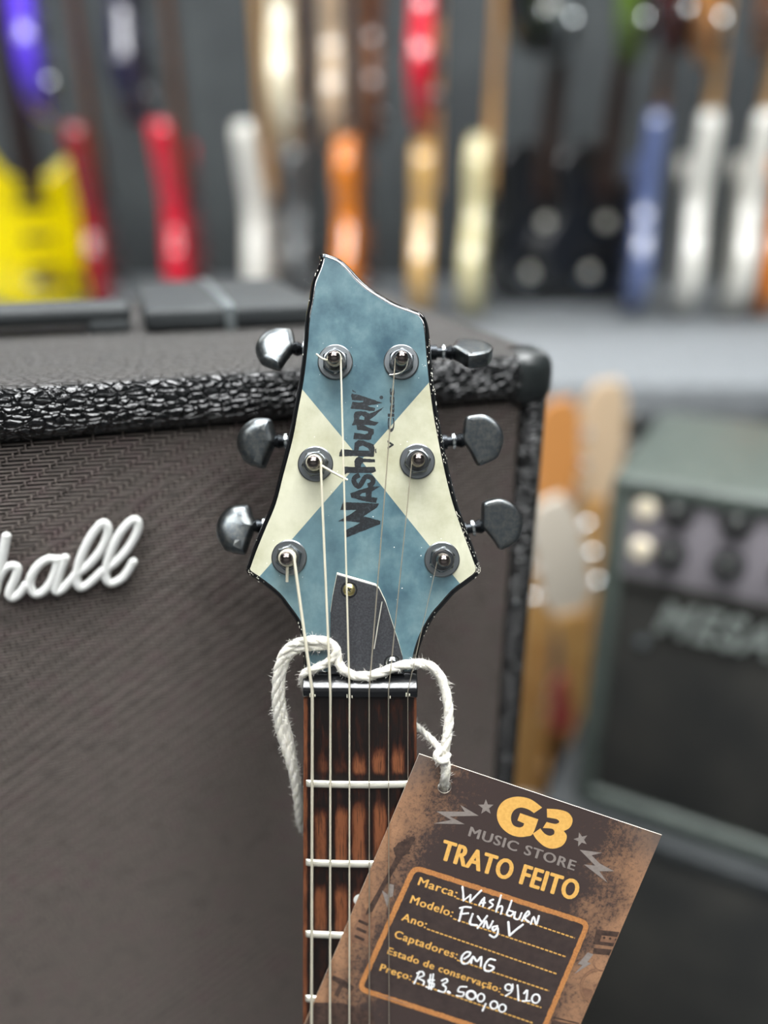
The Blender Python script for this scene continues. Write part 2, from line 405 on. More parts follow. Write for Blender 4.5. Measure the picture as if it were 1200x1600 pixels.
lower('orange guitar turned edge-on behind the headstock tip', 556, 80, 'L', 'orange', roll=-3)
lower('tan wooden guitar turned edge-on under the red one', 660, 87, 'L', 'tan', nk=M_maple)
lower('ivory guitar turned edge-on right of the tan one', 742, 84, 'L', 'ivory', roll=3, nk=M_maple)
lower('black guitar with chrome knobs right of the ivory one', 822, 30, 'L', 'black', Y=2.15, roll=3)
lower('black guitar with chrome knobs left of the blue one', 912, 30, 'L', 'black', Y=2.15, roll=3)
lower('blue grey guitar turned edge-on left of the two white ones', 985, 96, 'S', 'blue', roll=5)
lower('white guitar turned edge-on, left one of the pair at the right', 1058, 99, 'S', 'pearl', roll=5, nk=M_maple)
lower('white guitar turned edge-on, right one of the pair beside the orange', 1138, 99, 'S', 'pearl', roll=5, nk=M_maple)
lower('orange guitar at the right edge of the lower row', 1190, 97, 'S', 'orange', roll=6)
upper('glossy purple guitar hanging above the yellow one', 68, 188, 84, 'S', 'purple', roll=5)
upper('dark navy guitar hanging above the dark red one', 225, 200, 80, 'L', 'navy', roll=-10)
upper('cream guitar hanging above the pearl white one', 452, 232, 84, 'L', 'cream', roll=1)
upper('beige guitar hanging right of the cream one', 524, 238, 88, 'L', 'beige', roll=-6, Y=2.1)
upper('brown guitar hanging left of the red one', 582, 232, 88, 'L', 'brown', roll=-2, Y=2.15)
upper('red guitar hanging above the tan one', 662, 205, 86, 'L', 'red', roll=-3)
upper('black guitar hanging right of the red one', 836, 85, 70, 'S', 'black', roll=2)
upper('grey beige guitar hanging right of the black one', 872, 90, 88, 'L', 'grey', roll=9, Y=2.05)
upper('olive green guitar hanging above the blue grey one', 982, 95, 84, 'L', 'green', roll=6)
upper('wine red guitar hanging right of the green one', 1050, 80, 80, 'S', 'wine', roll=6)
upper('amber guitar hanging above the white pair', 1098, 95, 88, 'L', 'amber', roll=8)
upper('brown guitar hanging at the upper right edge', 1192, 90, 86, 'L', 'brown', roll=7)
# rail for the upper row and platform for the lower row
rl = slab('trim_1', (0, 2.1, 2.36), (5.6, .03, .05), M_strip)
PF = thing('display_platform', (0, 2.0, 0), 'light grey carpeted platform under the lower row of guitars', 'platform')
mk('deck', G().box(T(0, 2.02, ZP-.03), (5.8, 1.66, .06), .004), M_carpet, PF, ang=50)
mk('base', G().box(T(0, 2.03, (ZP-.06)/2), (5.7, 1.60, ZP-.06), 0), M_carpet, PF, smooth=False)
# guitars on floor stands, seen in the gap between the two amplifiers
def gap(label, px, py, d, yaw, st, col, sc=1.0, roll=0.0, **kw):
    """px, py, d: where the top of the headstock shows"""
    p = unproj(px, py, d); h = p.z/(.955*math.cos(math.radians(roll))); x0 = p.x-math.sin(math.radians(roll))*.955*h
    return gtr('stand_guitar', label, (x0, p.y, .002), yaw, st, col, 'guitars standing in the gap between the amplifiers', scale=h, roll=roll, **kw)
gap('guitar with a plain maple neck nearest the large amplifier', 864, 618, 1.10, 4, 'S', 'natural', nk=M_maple, hd='amber')
gap('guitar with a pale maple neck beside the small amplifier', 938, 590, 1.155, 4, 'L', 'natural', nk=M_maple, hd='beige')
gap('guitar with a slanted bone white headstock between the amplifiers', 846, 768, 1.01, 2, 'S', 'bone', roll=-15, hd='bone', nk=M_maple)
gap('low guitar with a pinkish headstock between the amplifiers', 880, 1048, 1.20, 3, 'L', 'pinkred', roll=0, hd='pinkred', nk=M_nwood)
# ================================================================== big amplifier behind the guitar
psi = math.radians(17.5)
ax_ = Vector((math.cos(psi), math.sin(psi), 0)); ay_ = Vector((-math.sin(psi), math.cos(psi), 0)); az_ = Vector((0, 0, 1))
A0 = unproj(0, 694, .308)                  # where the grille meets the top roll at the left of the picture
def amp(a, z, y=0.0): return A0+ax_*a+az_*z+ay_*y
def amp_at(px, py, y=0.0):
    p = hit(px, py, A0+ay_*y, ay_)-A0; return p.dot(ax_), p.dot(az_)
aG = amp_at(810, 640)[0]; aR = amp_at(853, 640)[0]
LIP = .0235                                # height of the top panel's front edge
AH = .50; AD = .262; AL = -.22
REC = .006                                 # grille sits this far behind the front edge
def afr(a, z, y): return frame(amp(a, z, y), ax_, ay_, az_)
MA = thing('guitar_amplifier', amp((AL+aR)/2, LIP-AH, AD/2-REC), 'large black textured amplifier with woven brown grille and white script logo', 'amplifier')
def panel(name, a0, a1, z0, z1, y0, y1, m, bev=.008, seg=5): return mk(name, G().box(afr((a0+a1)/2, (z0+z1)/2, (y0+y1)/2), (a1-a0, y1-y0, z1-z0), bev, seg), m, MA, ang=50)
panel('top_panel', AL, aR+.0008, 0, LIP, -REC, AD, M_tolex, .0095, 6)
panel('side_panel', aG, aR, LIP-AH, LIP-.006, -REC+.0004, AD-.001, M_tolex)
panel('side_panel', AL, AL+.018, LIP-AH, LIP-.006, -REC+.0004, AD-.001, M_tolex)
panel('bottom_panel', AL+.005, aR-.005, LIP-AH, LIP-AH+.02, -REC+.0002, AD-.002, M_tolex)
panel('back_panel', AL+.005, aR-.005, LIP-AH+.01, LIP-.01, AD-.02, AD-.008, M_tolex, .002, 2)
mk('baffle', G().box(afr((AL+aG)/2, -.235, .006), (aG-AL, .008, .47)), M_grback, MA, smooth=False)
# woven grille: weft floats over upright warp threads
PW, RH = .0118, .00157; a0w, a1w, z0w = -.13, aG+.004, -.42
V = []; Fq = []
rows = int(-z0w/RH); cols = int((a1w-a0w)/PW)+2
def patch(ctrs, ts, hw, across):
    """ribbon: list of centre points (a,z,y), half width hw in direction across ('z' or 'a'), rounded"""
    b = len(V)
    for (a, z, y), wd in zip(ctrs, hw):
        for q, dy in ((-1, .00035), (-.55, .00005), (.55, .00005), (1, .00035)):
            p = amp(a+(q*wd if across == 'a' else 0), z+(q*wd if across == 'z' else 0), y+dy); V.append((p.x, p.y, p.z))
    for i in range(len(ctrs)-1):
        for k in range(3): Fq.append((b+i*4+k, b+i*4+k+1, b+(i+1)*4+k+1, b+(i+1)*4+k))
for r_ in range(rows):
    z = -.0008-r_*RH; ph = (-r_*.2222 % 1)*PW
    for c in range(-1, cols):
        a = a0w+ph+c*PW; 
        if a < a0w-.002 or a > a1w: continue
        jz = random.uniform(-.00012, .00012); L = PW*.88; st = a+PW*.06
        cs = []
        for t in (0, .1, .3, .5, .7, .88, 1): cs.append((st+L*t+random.uniform(-.0001, .0001), z+jz+.00012*math.sin(t*5), .0009-.00115*math.sin(PI*min(1, max(0, .06+t*.88)))**.55*(1.15-.35*t)))
        patch(cs, None, [.00034, .0004, .00043, .00043, .00041, .00038, .00033], 'z')
        cs = [(a+random.uniform(-.0001, .0001), z+RH*.95*q, .0006-.0010*(1-q*q)) for q in (-1, -.55, 0, .55, 1)]
        patch(cs, None, [.00036, .00042, .00044, .00042, .00036], 'a')
g = G(); g.v = V; g.f = Fq
mk('grille_cloth', g, M_weave, MA, ang=70, props={'kind': 'stuff', 'label': 'brown woven grille cloth'})
# script logo, raised white letters
sc_ = lambda pts: [amp_at(x*.2, 780+y*.2, -.003) for x, y in pts]
logo = {
 'h': [[(52, 285), (30, 400), (0, 560), (-35, 720)], [(-20, 640), (30, 550), (90, 515), (135, 530), (125, 600), (85, 690), (75, 745), (105, 765), (150, 735), (205, 665)]],
 'a': [[(440, 470), (385, 462), (310, 505), (250, 590), (235, 670), (275, 735), (340, 715), (400, 640), (435, 550), (455, 465)], [(510, 455), (470, 560), (440, 660), (440, 715), (480, 705), (540, 645), (590, 585)]],
 'l': [[(585, 590), (690, 510), (790, 390), (840, 270), (832, 195), (790, 190), (710, 290), (645, 420), (605, 550), (600, 640), (632, 685), (700, 650), (800, 555)]],
 'l_': [[(800, 560), (900, 490), (1000, 380), (1065, 265), (1078, 180), (1035, 160), (950, 245), (880, 370), (835, 510), (828, 610), (872, 652), (950, 615), (1000, 555), (1040, 485)]],
 's': [[(-330, 700), (-240, 560), (-200, 520), (-190, 620), (-200, 740), (-260, 790), (-330, 770)]],
 'r': [[(-520, 800), (-460, 600), (-440, 580), (-380, 590), (-390, 700), (-350, 760)]],
 'a_': [[(-640, 640), (-720, 650), (-800, 760), (-790, 850), (-720, 840), (-640, 660), (-660, 800), (-610, 840), (-520, 760)]],
 'M': [[(-1250, 950), (-1120, 700), (-1080, 480), (-1090, 700), (-1080, 850), (-980, 640), (-900, 450), (-910, 700), (-880, 870), (-820, 820)]]}
for k, sts in logo.items():
    g = G()
    for st in sts:
        st = sc_(st); pts = [amp(a, z, -.0035) for a, z in catmull(st, 6)]
        d0 = .00195; g.tube(pts, d0, 12, sx=.75, up=ay_)
        for p in (pts[0], pts[-1]): g.lathe(frame(p, ax_, az_, -ay_), [(d0, -.0002), (d0*.95, .0005), (d0*.7, .0011), (d0*.3, .00146)], 14)
    mk('logo_letter', g, M_logo, MA, ang=70, props={'label': 'raised white script letter'})
# corner protector and screw on the right upper corner
cp = G().box(afr(aR-.0105, LIP-.0125, -REC+.0125), (.0245, .0275, .0275), .0098, 6)
mk('corner_protector', cp, M_corner, MA, ang=60)
cpx = amp_at(806, 942, -REC-.0003); mk('side_screw', G().lathe(frame(amp(cpx[0], cpx[1], -REC), ax_, az_, -ay_), [(.0022, 0), (.002, .0008), (.0008, .0011)], 14), M_chrome, MA)
# carrying strap on the top
ztop = A0.z+LIP
def on_top(px, py, dz=0.0): return hit(px, py, Vector((0, 0, ztop+dz)), Vector((0, 0, 1)))
TZ = ztop
e0 = on_top(208, 519); 
def toplocal(p): q = p-A0; return q.dot(ax_), q.dot(ay_)
ea, ey = toplocal(e0)
hb = G().box(frame(A0+ax_*(ea-.14)+ay_*(ey+.017)+az_*(LIP+.0095), ax_, ay_, az_), (.28, .032, .010), .004, 4)
hd = mk('carrying_handle', hb, M_case, MA, ang=50, props={'label': 'flat dark carrying strap'})
for q in (-.012, -.268): mk('handle_mount', G().box(frame(A0+ax_*(ea+q)+ay_*(ey+.017)+az_*(LIP+.003), ax_, ay_, az_), (.022, .034, .008), .003), M_case, hd)
# lower cabinet carrying it
zf = A0.z+LIP-AH
lc = thing('speaker_cabinet', amp((AL+aR)/2, -A0.z, AD/2), 'black speaker cabinet under the large amplifier', 'speaker cabinet')
mk('body', G().box(frame(Vector((*amp((AL+aR)/2, 0, AD/2-.004).xy, zf/2)), ax_, ay_, az_), (aR-AL, AD, zf-.001), .008, 3), M_tolex, lc, ang=50)

# flat dark case lying on the back of the amplifier's top
fa0, fy0 = toplocal(on_top(228, 522)); fa1 = toplocal(on_top(500, 505))[0]; fy1 = AD-.004; fh = .012
CS = thing('flat_case', amp((fa0+fa1)/2, LIP, (fy0+fy1)/2), 'flat dark grey case with a pale metal strip lying on the large amplifier', 'case')
mk('shell', G().box(frame(amp((fa0+fa1)/2, LIP+.0005+fh/2, (fy0+fy1)/2), ax_, ay_, az_), (fa1-fa0, fy1-fy0, fh), .003, 3), M_case, CS, ang=50)
sa = toplocal(on_top(362, 516))[0]
mk('metal_strip', G().box(frame(amp(sa, LIP+.0005+fh/2, (fy0+fy1)/2), ax_, ay_, az_), (.006, fy1-fy0+.002, fh+.0016), .001), M_strip, CS)

# ================================================================== small amplifier at the right
ps2 = math.radians(-28)
bx_ = Vector((math.cos(ps2), math.sin(ps2), 0)); by_ = Vector((-math.sin(ps2), math.cos(ps2), 0))
B0 = unproj(957, 742, .74)                 # front upper left corner
def mb(a, z, y=0.0): return B0+bx_*a+az_*z+by_*y
def mb_at(px, py, y=0.0):
    p = hit(px, py, B0+by_*y, by_)-B0; return p.dot(bx_), p.dot(az_)
BWd, BD = .40, .27
zb = mb_at(905, 1440)[1]; zb = -.40
def bfr(a, z, y): return frame(mb(a, z, y), bx_, by_, az_)
MB_ = thing('practice_amplifier', mb(BWd/2, zb, BD/2), 'blurred grey and black amplifier with silver control panel and metallic logo', 'amplifier')
def bpan(name, a0, a1, z0, z1, y0, y1, m, bev=.006): return mk(name, G().box(bfr((a0+a1)/2, (z0+z1)/2, (y0+y1)/2), (a1-a0, y1-y0, z1-z0), bev, 4), m, MB_, ang=50)
bpan('top_panel', 0, BWd, -.020, 0, 0, BD, M_mgrey); bpan('side_panel', 0, .020, zb, -.004, .0004, BD-.001, M_mgrey); bpan('side_panel', BWd-.02, BWd, zb, -.004, .0004, BD-.001, M_mgrey)
bpan('bottom_panel', .004, BWd-.004, zb, zb+.022, .0002, BD-.002, M_mgrey); bpan('back_panel', .004, BWd-.004, zb+.01, -.01, BD-.02, BD-.006, M_mgrey, .002)
zp0 = mb_at(990, 905)[1]
bpan('control_panel', .018, BWd-.018, zp0, -.020, .006, .03, M_panel, .002)
bpan('trim_bar', .018, BWd-.018, zp0-.012, zp0, .004, .03, M_mblack, .002)
bpan('speaker_grille', .018, BWd-.018, zb+.018, zp0-.010, .008, .03, M_mblack, .002)
for i_ in range(6):
    for r_, (x0, y0) in enumerate(((1058, 802), (1046, 868))):
        a0, z0 = mb_at(x0, y0); a0 += i_*.052; 
        if a0 > BWd-.04: continue
        kb = mk('knob', G().lathe(frame(mb(a0, z0, .006), bx_, az_, -by_), [(.015, 0), (.015, .003), (.0115, .005), (.0105, .016), (.009, .018), (.003, .018)], 20), M_knob, MB_, ang=35)
        mk('pointer', G().box(frame(mb(a0, z0+.0075, -.0125), bx_, az_, -by_), (.0014, .006, .0006)), M_logo, kb, smooth=False)
for (x0, y0) in ((1008, 796), (1000, 860), (1001, 1009)):
    a0, z0 = mb_at(x0, y0); y_ = .006 if y0 < 900 else .008
    mk('input_jack', G().lathe(frame(mb(a0, z0, y_), bx_, az_, -by_), [(.011, 0), (.011, .002), (.0095, .004), (.009, .007), (.004, .0072)] if y0 < 900 else [(.006, 0), (.0058, .002), (.003, .0034)], 18), M_jack if y0 < 900 else M_strip, MB_, ang=35)
# metallic name plate letters
p0 = mb_at(1022, 985, .004); p1 = mb_at(1206, 1018, .004)
V_, F_ = text_mesh('MESA', .02, .3, 1.1); x0 = min(v[0] for v in V_); x1 = max(v[0] for v in V_)
sx_ = (p1[0]-p0[0])/(x1-x0); sz_ = .033/CAPH; nV = len(V_)
top = [mb(p0[0]+(v[0]-x0)*sx_, p0[1]+v[1]*sz_, .002) for v in V_]; bot = [mb(p0[0]+(v[0]-x0)*sx_, p0[1]+v[1]*sz_, .009) for v in V_]
ec = {}
for f in F_:
    for a, b in zip(f, f[1:]+f[:1]): ec[(min(a, b), max(a, b))] = ec.get((min(a, b), max(a, b)), 0)+1
g = G(); g.add(top, F_); b_ = len(g.v); g.add(bot, [])
g.f += [(a, b, nV+b, nV+a) for (a, b), c in ec.items() if c == 1]
mk('name_plate', g, M_plate2, MB_, smooth=False, props={'label': 'metallic maker name letters'})
# black case under it
zc = B0.z+zb
FC = thing('flight_case', Vector((*mb(BWd/2, 0, .125).xy, 0)), 'black flight case with grey edge under the small amplifier', 'case')
mk('body', G().box(frame(Vector((*mb(BWd/2, 0, .125).xy, zc/2-.01)), bx_, by_, az_), (BWd+.06, .29, zc-.02), .004), M_mblack, FC, ang=50)
mk('edge_strip', G().box(frame(Vector((*mb(BWd/2, 0, .125).xy, zc-.012)), bx_, by_, az_), (BWd+.064, .294, .022), .004), M_case, FC, ang=50)
# ================================================================== the guitar in front
th = math.radians(11.8)
NP = unproj(562.5, 1088, .2867)
nd = ((-U)*math.cos(th)+F*math.sin(th)-R*.006).normalized()
nx = (R - nd*R.dot(nd)).normalized()
nn = nd.cross(nx); nn = nn if nn.dot(F) < 0 else -nn
def neck(x, s, h): return NP + nx*x + nd*s + nn*h
def neck_px(px, py, h=0.0):
    p = hit(px, py, NP+nn*h, nn); return p
beta = math.radians(13.0)
hu = (-nd*math.cos(beta) - nn*math.sin(beta)).normalized(); hx = nx; hn = hx.cross(hu)
HP = neck(0, -.0065, -.0040)
def head(px, py, h=0.0): return hit(px, py, HP+hn*h, hn)
def headuv(px, py): q = head(px, py)-HP; return (q.dot(hx), q.dot(hu))
def head3(u, v, h=0.0): return HP+hx*u+hu*v+hn*h

GT = thing('electric_guitar', neck(0, .45, -.02), 'electric guitar with blue and cream painted pointed headstock and worn rosewood fretboard', 'guitar')

# headstock
seg = [
 [(650, 1058), (653, 1028), (659.7, 1004), (668, 985), (681, 963), (694, 948), (711.7, 928), (729, 915), (744, 904)],
 [(744, 904), (750, 897), (752, 889), (750, 880)],
 [(750, 880), (740, 852), (727, 817), (715, 782), (703, 734), (692, 680), (684.6, 639), (678, 588), (674, 545), (671, 514), (667, 498), (659, 487), (646, 481), (628.5, 475), (613, 468), (596, 458), (578.7, 447), (563.5, 434), (548, 417), (531, 402), (511.5, 394), (503, 393)],
 [(503, 393), (498, 396), (499, 404), (494, 419)],
 [(494, 419), (486, 440), (481, 471), (476, 497), (472.5, 540), (466, 594), (457.5, 639), (449, 684.5), (434.8, 738.7), (423, 784), (407.7, 821), (392.5, 858), (384, 882)],
 [(384, 882), (382, 889), (385, 897), (390, 901)],
 [(390, 901), (407.7, 913), (431.5, 932.7), (446.7, 952), (462, 974), (468, 991), (472, 1015), (473, 1058)],
]
opx = []
for s_ in seg: opx += catmull(s_, 4)[:-1]
opx.append((473, 1058))
outl = ccw([headuv(*p) for p in opx])
rg = []
TH = .0145; BV = .0025
for (ins, h) in [(.0015, -TH), (.0004, -TH+.0006), (0, -TH+.0015), (0, -BV*1.1)] + [(BV*(1-math.cos(a))*.9, -BV*1.1+BV*1.1*math.sin(a)) for a in np.linspace(.25, PI/2, 6)]:
    lp = inset(outl, ins); rg.append([head3(u, v, h) for (u, v) in lp])
hs = mk('headstock', G().rings(rg), M_black, GT, ang=50, props={'label': 'black edged headstock'})

# painted face panels (blue top, blue bottom, cream left and right), meeting in a cross
fin = inset(outl, BV*.84)
X0 = headuv(564, 719)
L1 = headuv(472, 608); L2 = headuv(408, 898); R1 = headuv(668.3, 600); R2 = headuv(719, 912.5)
def clip(poly, a, d):
    out = []; nrm = (-d[1], d[0])
    f = lambda p: (p[0]-a[0])*nrm[0]+(p[1]-a[1])*nrm[1]
    for i in range(len(poly)):
        p, q = poly[i-1], poly[i]; fp, fq = f(p), f(q)
        if (fp >= 0) != (fq >= 0):
            t = fp/(fp-fq); out.append((p[0]+(q[0]-p[0])*t, p[1]+(q[1]-p[1])*t))
        if fq >= 0: out.append(q)
    return out
def dr(p): return (p[0]-X0[0], p[1]-X0[1])
def neg(d): return (-d[0], -d[1])
def wedge(d1, d2):    # region ccw from d1 to d2
    return clip(clip(fin, X0, d1), X0, neg(d2))
for nm, mt, pl in (('cream_panel', M_cream, wedge(dr(L1), dr(L2))), ('cream_panel', M_cream, wedge(dr(R2), dr(R1))),
                   ('blue_panel', M_blue, wedge(dr(R1), dr(L1))), ('blue_panel', M_blue, wedge(dr(L2), dr(R2)))):
    q = []
    for p in pl:
        if not q or (abs(p[0]-q[-1][0])+abs(p[1]-q[-1][1])) > 1e-6: q.append(p)
    V2, F2 = fill2d(q)
    g = G(); lo = [head3(u, v, .00004) for (u, v) in V2]; g.add(lo, F2)
    mk(nm, g, mt, GT, smooth=False)

# writing on the headstock, as flat paint
def flat(name, loops, fn, off, m, parent, step=0):
    g = G()
    for (outer, holes) in loops:
        V2, F2 = fill2d(outer, holes, step); g.add([fn(x, y, off) for (x, y) in V2], F2)
    # face the viewer
    c = g.f[0]; a, b, d = (Vector(g.v[i]) for i in c[:3])
    g2 = G(); g2.v = g.v
    for f in g.f:
        a, b, d = (Vector(g.v[i]) for i in f[:3])
        g2.f.append(f if (b-a).cross(d-a).dot(F) < 0 else f[::-1])
    return mk(name, g2, m, parent, smooth=False)
def A_(pts): return [(520+x*.1, 600+y*.1) for x, y in pts]
def B_(pts): return [(520+x*.1, 720+y*.1) for x, y in pts]
def rough_edge(p, amp=.35, step=2.2):
    out = []
    for i in range(len(p)):
        a, b = Vector(p[i]), Vector(p[(i+1) % len(p)]); k = max(1, int((b-a).length/step))
        for j in range(k):
            q = a.lerp(b, j/k); jit = 0 if j == 0 else amp
            out.append((q.x+random.uniform(-jit, jit), q.y+random.uniform(-jit, jit)))
    return out
def stroke_poly(pts, wd, closed=False):
    P = [Vector(p) for p in pts]; l = []; r = []
    for i in range(len(P)):
        t = (P[min(i+1, len(P)-1)]-P[max(i-1, 0)]).normalized(); nn_ = Vector((-t.y, t.x))
        l.append(tuple(P[i]+nn_*wd/2)); r.append(tuple(P[i]-nn_*wd/2))
    return l+r[::-1]
letters = [
 (A_([(300, 88), (330, 105), (366, 130), (358, 136), (310, 120)]), []),
 (A_([(298, 148), (440, 180), (600, 235), (780, 295), (640, 325), (548, 335), (560, 350), (665, 375), (650, 425), (560, 420), (470, 402), (290, 388), (274, 380), (308, 276), (400, 288), (470, 285), (480, 262), (300, 250), (284, 180)]), []),
 (A_([(350, 435), (430, 422), (520, 432), (575, 462), (665, 428), (806, 358), (690, 470), (575, 560), (600, 572), (720, 600), (660, 648), (480, 640), (560, 680), (646, 710), (640, 780), (615, 802), (600, 865), (560, 876), (320, 860), (335, 760), (420, 770), (500, 786), (548, 770), (552, 742), (380, 715), (370, 642), (298, 646), (330, 560), (328, 480)]), [A_([(418, 512), (450, 490), (495, 520), (490, 562), (415, 550)])]),
 (A_([(332, 1035), (340, 920), (400, 875), (480, 882), (640, 945), (656, 1020), (640, 1138), (480, 1132), (260, 1125), (98, 1130), (105, 1070), (130, 1020), (250, 1025)]), [A_([(402, 1038), (412, 982), (470, 962), (550, 1002), (572, 1042)])]),
 (A_([(660, 1020), (680, 1005), (684, 1075), (668, 1085)]), []),
 (B_([(170, 90), (345, 95), (335, 10), (360, -40), (410, -66), (480, -35), (655, -25), (660, 25), (480, 20), (442, 60), (437, 95), (655, 95), (675, 165), (620, 190), (225, 190), (185, 222), (163, 180)]), []),
 (B_(stroke_poly(catmull([(418, 222), (345, 262), (332, 330), (395, 402), (450, 350), (510, 252), (590, 258), (632, 312), (600, 370), (545, 388)], 3), 78)), []),
 (B_([(270, 510), (400, 460), (590, 404), (742, 395), (612, 480), (606, 570), (697, 575), (680, 660), (520, 640), (290, 575)]), [B_([(422, 538), (455, 507), (513, 497), (515, 558), (432, 550)])]),
 (B_([(115, 770), (160, 645), (460, 655), (722, 668), (690, 730), (480, 870), (580, 890), (748, 940), (742, 990), (560, 1060), (230, 1190), (192, 1200), (188, 1090), (430, 970), (280, 945), (82, 945), (250, 850), (370, 770)]), []),
 ([(595.8+2.9*math.cos(a), 621+2.9*math.sin(a)) for a in np.linspace(0, 2*PI, 14)[:-1]], []),
]
flat('brush_lettering', [(rough_edge(o_), h_) for o_, h_ in letters], head, .0001, M_ink, GT)['label'] = 'black brush style maker name on the headstock'
def lettering(name, body, p0, p1, up, fn, off, m, parent, bold=0.0, space=1.0):
    """text on the line p0-p1 (pixels of the plan), cap height vector up; bold = extra stem width"""
    V, Fs = text_mesh(body, 0, 0, space)
    x0 = min(v[0] for v in V)-bold; x1 = max(v[0] for v in V)+bold; g = G(); k = 0
    for dx, dy in ((0, 0), (-bold, 0), (bold, 0), (-bold*.5, bold*.35), (bold*.5, bold*.35), (-bold*.5, -bold*.35), (bold*.5, -bold*.35)) if bold else ((0, 0),):
        out = []
        for v in V:
            a = (v[0]+dx-x0)/(x1-x0); b = (v[1]+dy)/CAPH
            out.append(fn(p0[0]+(p1[0]-p0[0])*a+up[0]*b, p0[1]+(p1[1]-p0[1])*a+up[1]*b, off+k*2e-6))
        fs = []
        for f in Fs:
            a, b, d = (Vector(out[i]) for i in f[:3]); fs.append(f if (b-a).cross(d-a).dot(F) < 0 else f[::-1])
        g.add(out, fs); k += 1
    return mk(name, g, m, parent, smooth=False)
o = lettering('series_lettering', 'Class', (616, 675), (616, 606), (-10, 0), head, .00012, M_ink, GT, bold=.03); o['label'] = 'small black series name in sloped print'
lettering('series_lettering', 'V', (615, 702), (615, 688), (-9.5, 0), head, .00012, M_ink, GT, bold=.03)

pstp = [(452, 871), (493, 725), (524, 566), (627, 566), (652, 721), (690.5, 874)]
# worn, chipped lacquer along the edges
g = G()
def chips(p0, p1, cnt, spread, big):
    idx = [i for i, p in enumerate(opx) if p0 <= i/len(opx) <= p1]
    for _ in range(cnt):
        i = random.choice(idx); j = min(i+1, len(opx)-1); t = random.random()
        q = Vector(opx[i]).lerp(Vector(opx[j]), t); tg = (Vector(opx[j])-Vector(opx[i])).normalized() if j != i else Vector((1, 0)); nr = Vector((-tg.y, tg.x))
        c = Vector((575, 740)); nr = nr if (c-q).dot(nr) > 0 else -nr
        dpt = random.uniform(1, spread); q = q+nr*dpt; h = -.0019*max(0, 1-dpt/8.5)**2+.00006
        L = random.uniform(.8, big); W = random.uniform(.3, .9)
        g.add([head(*(q+tg*L*a_+nr*W*b_), h) for a_, b_ in ((-1, 0), (-.2, -.8), (1, -.2), (.3, .9))], [(0, 1, 2, 3)])
chips(.15, .34, 120, 8, 2.4); chips(.56, .62, 4, 4, 2); chips(.62, .84, 4, 3, 2); chips(.84, .90, 12, 7, 2.4); chips(.03, .15, 7, 5, 2.4); chips(.94, .99, 24, 6, 2)
mk('edge_wear', g, M_fret, GT, smooth=False, props={'kind': 'stuff'})
g = G()
for _ in range(34):
    cx_, cy_ = random.choice(pstp) if random.random() < .6 else (random.uniform(480, 660), random.uniform(540, 1000)); a = random.uniform(0, 6.28); r_ = random.uniform(31, 38); q = Vector((cx_+r_*math.cos(a), cy_+r_*math.sin(a)))
    if not inside(headuv(*q), fin): continue
    r_ = random.uniform(.3, .8); g.add([head(q.x+r_*math.cos(b)*random.uniform(.6, 1.6), q.y+r_*math.sin(b), .00009) for b in (0, 1.3, 2.6, 3.9, 5.2)], [(0, 4, 3, 2, 1)])
mk('dust_specks', g, M_fuzz, GT, smooth=False, props={'kind': 'stuff'})
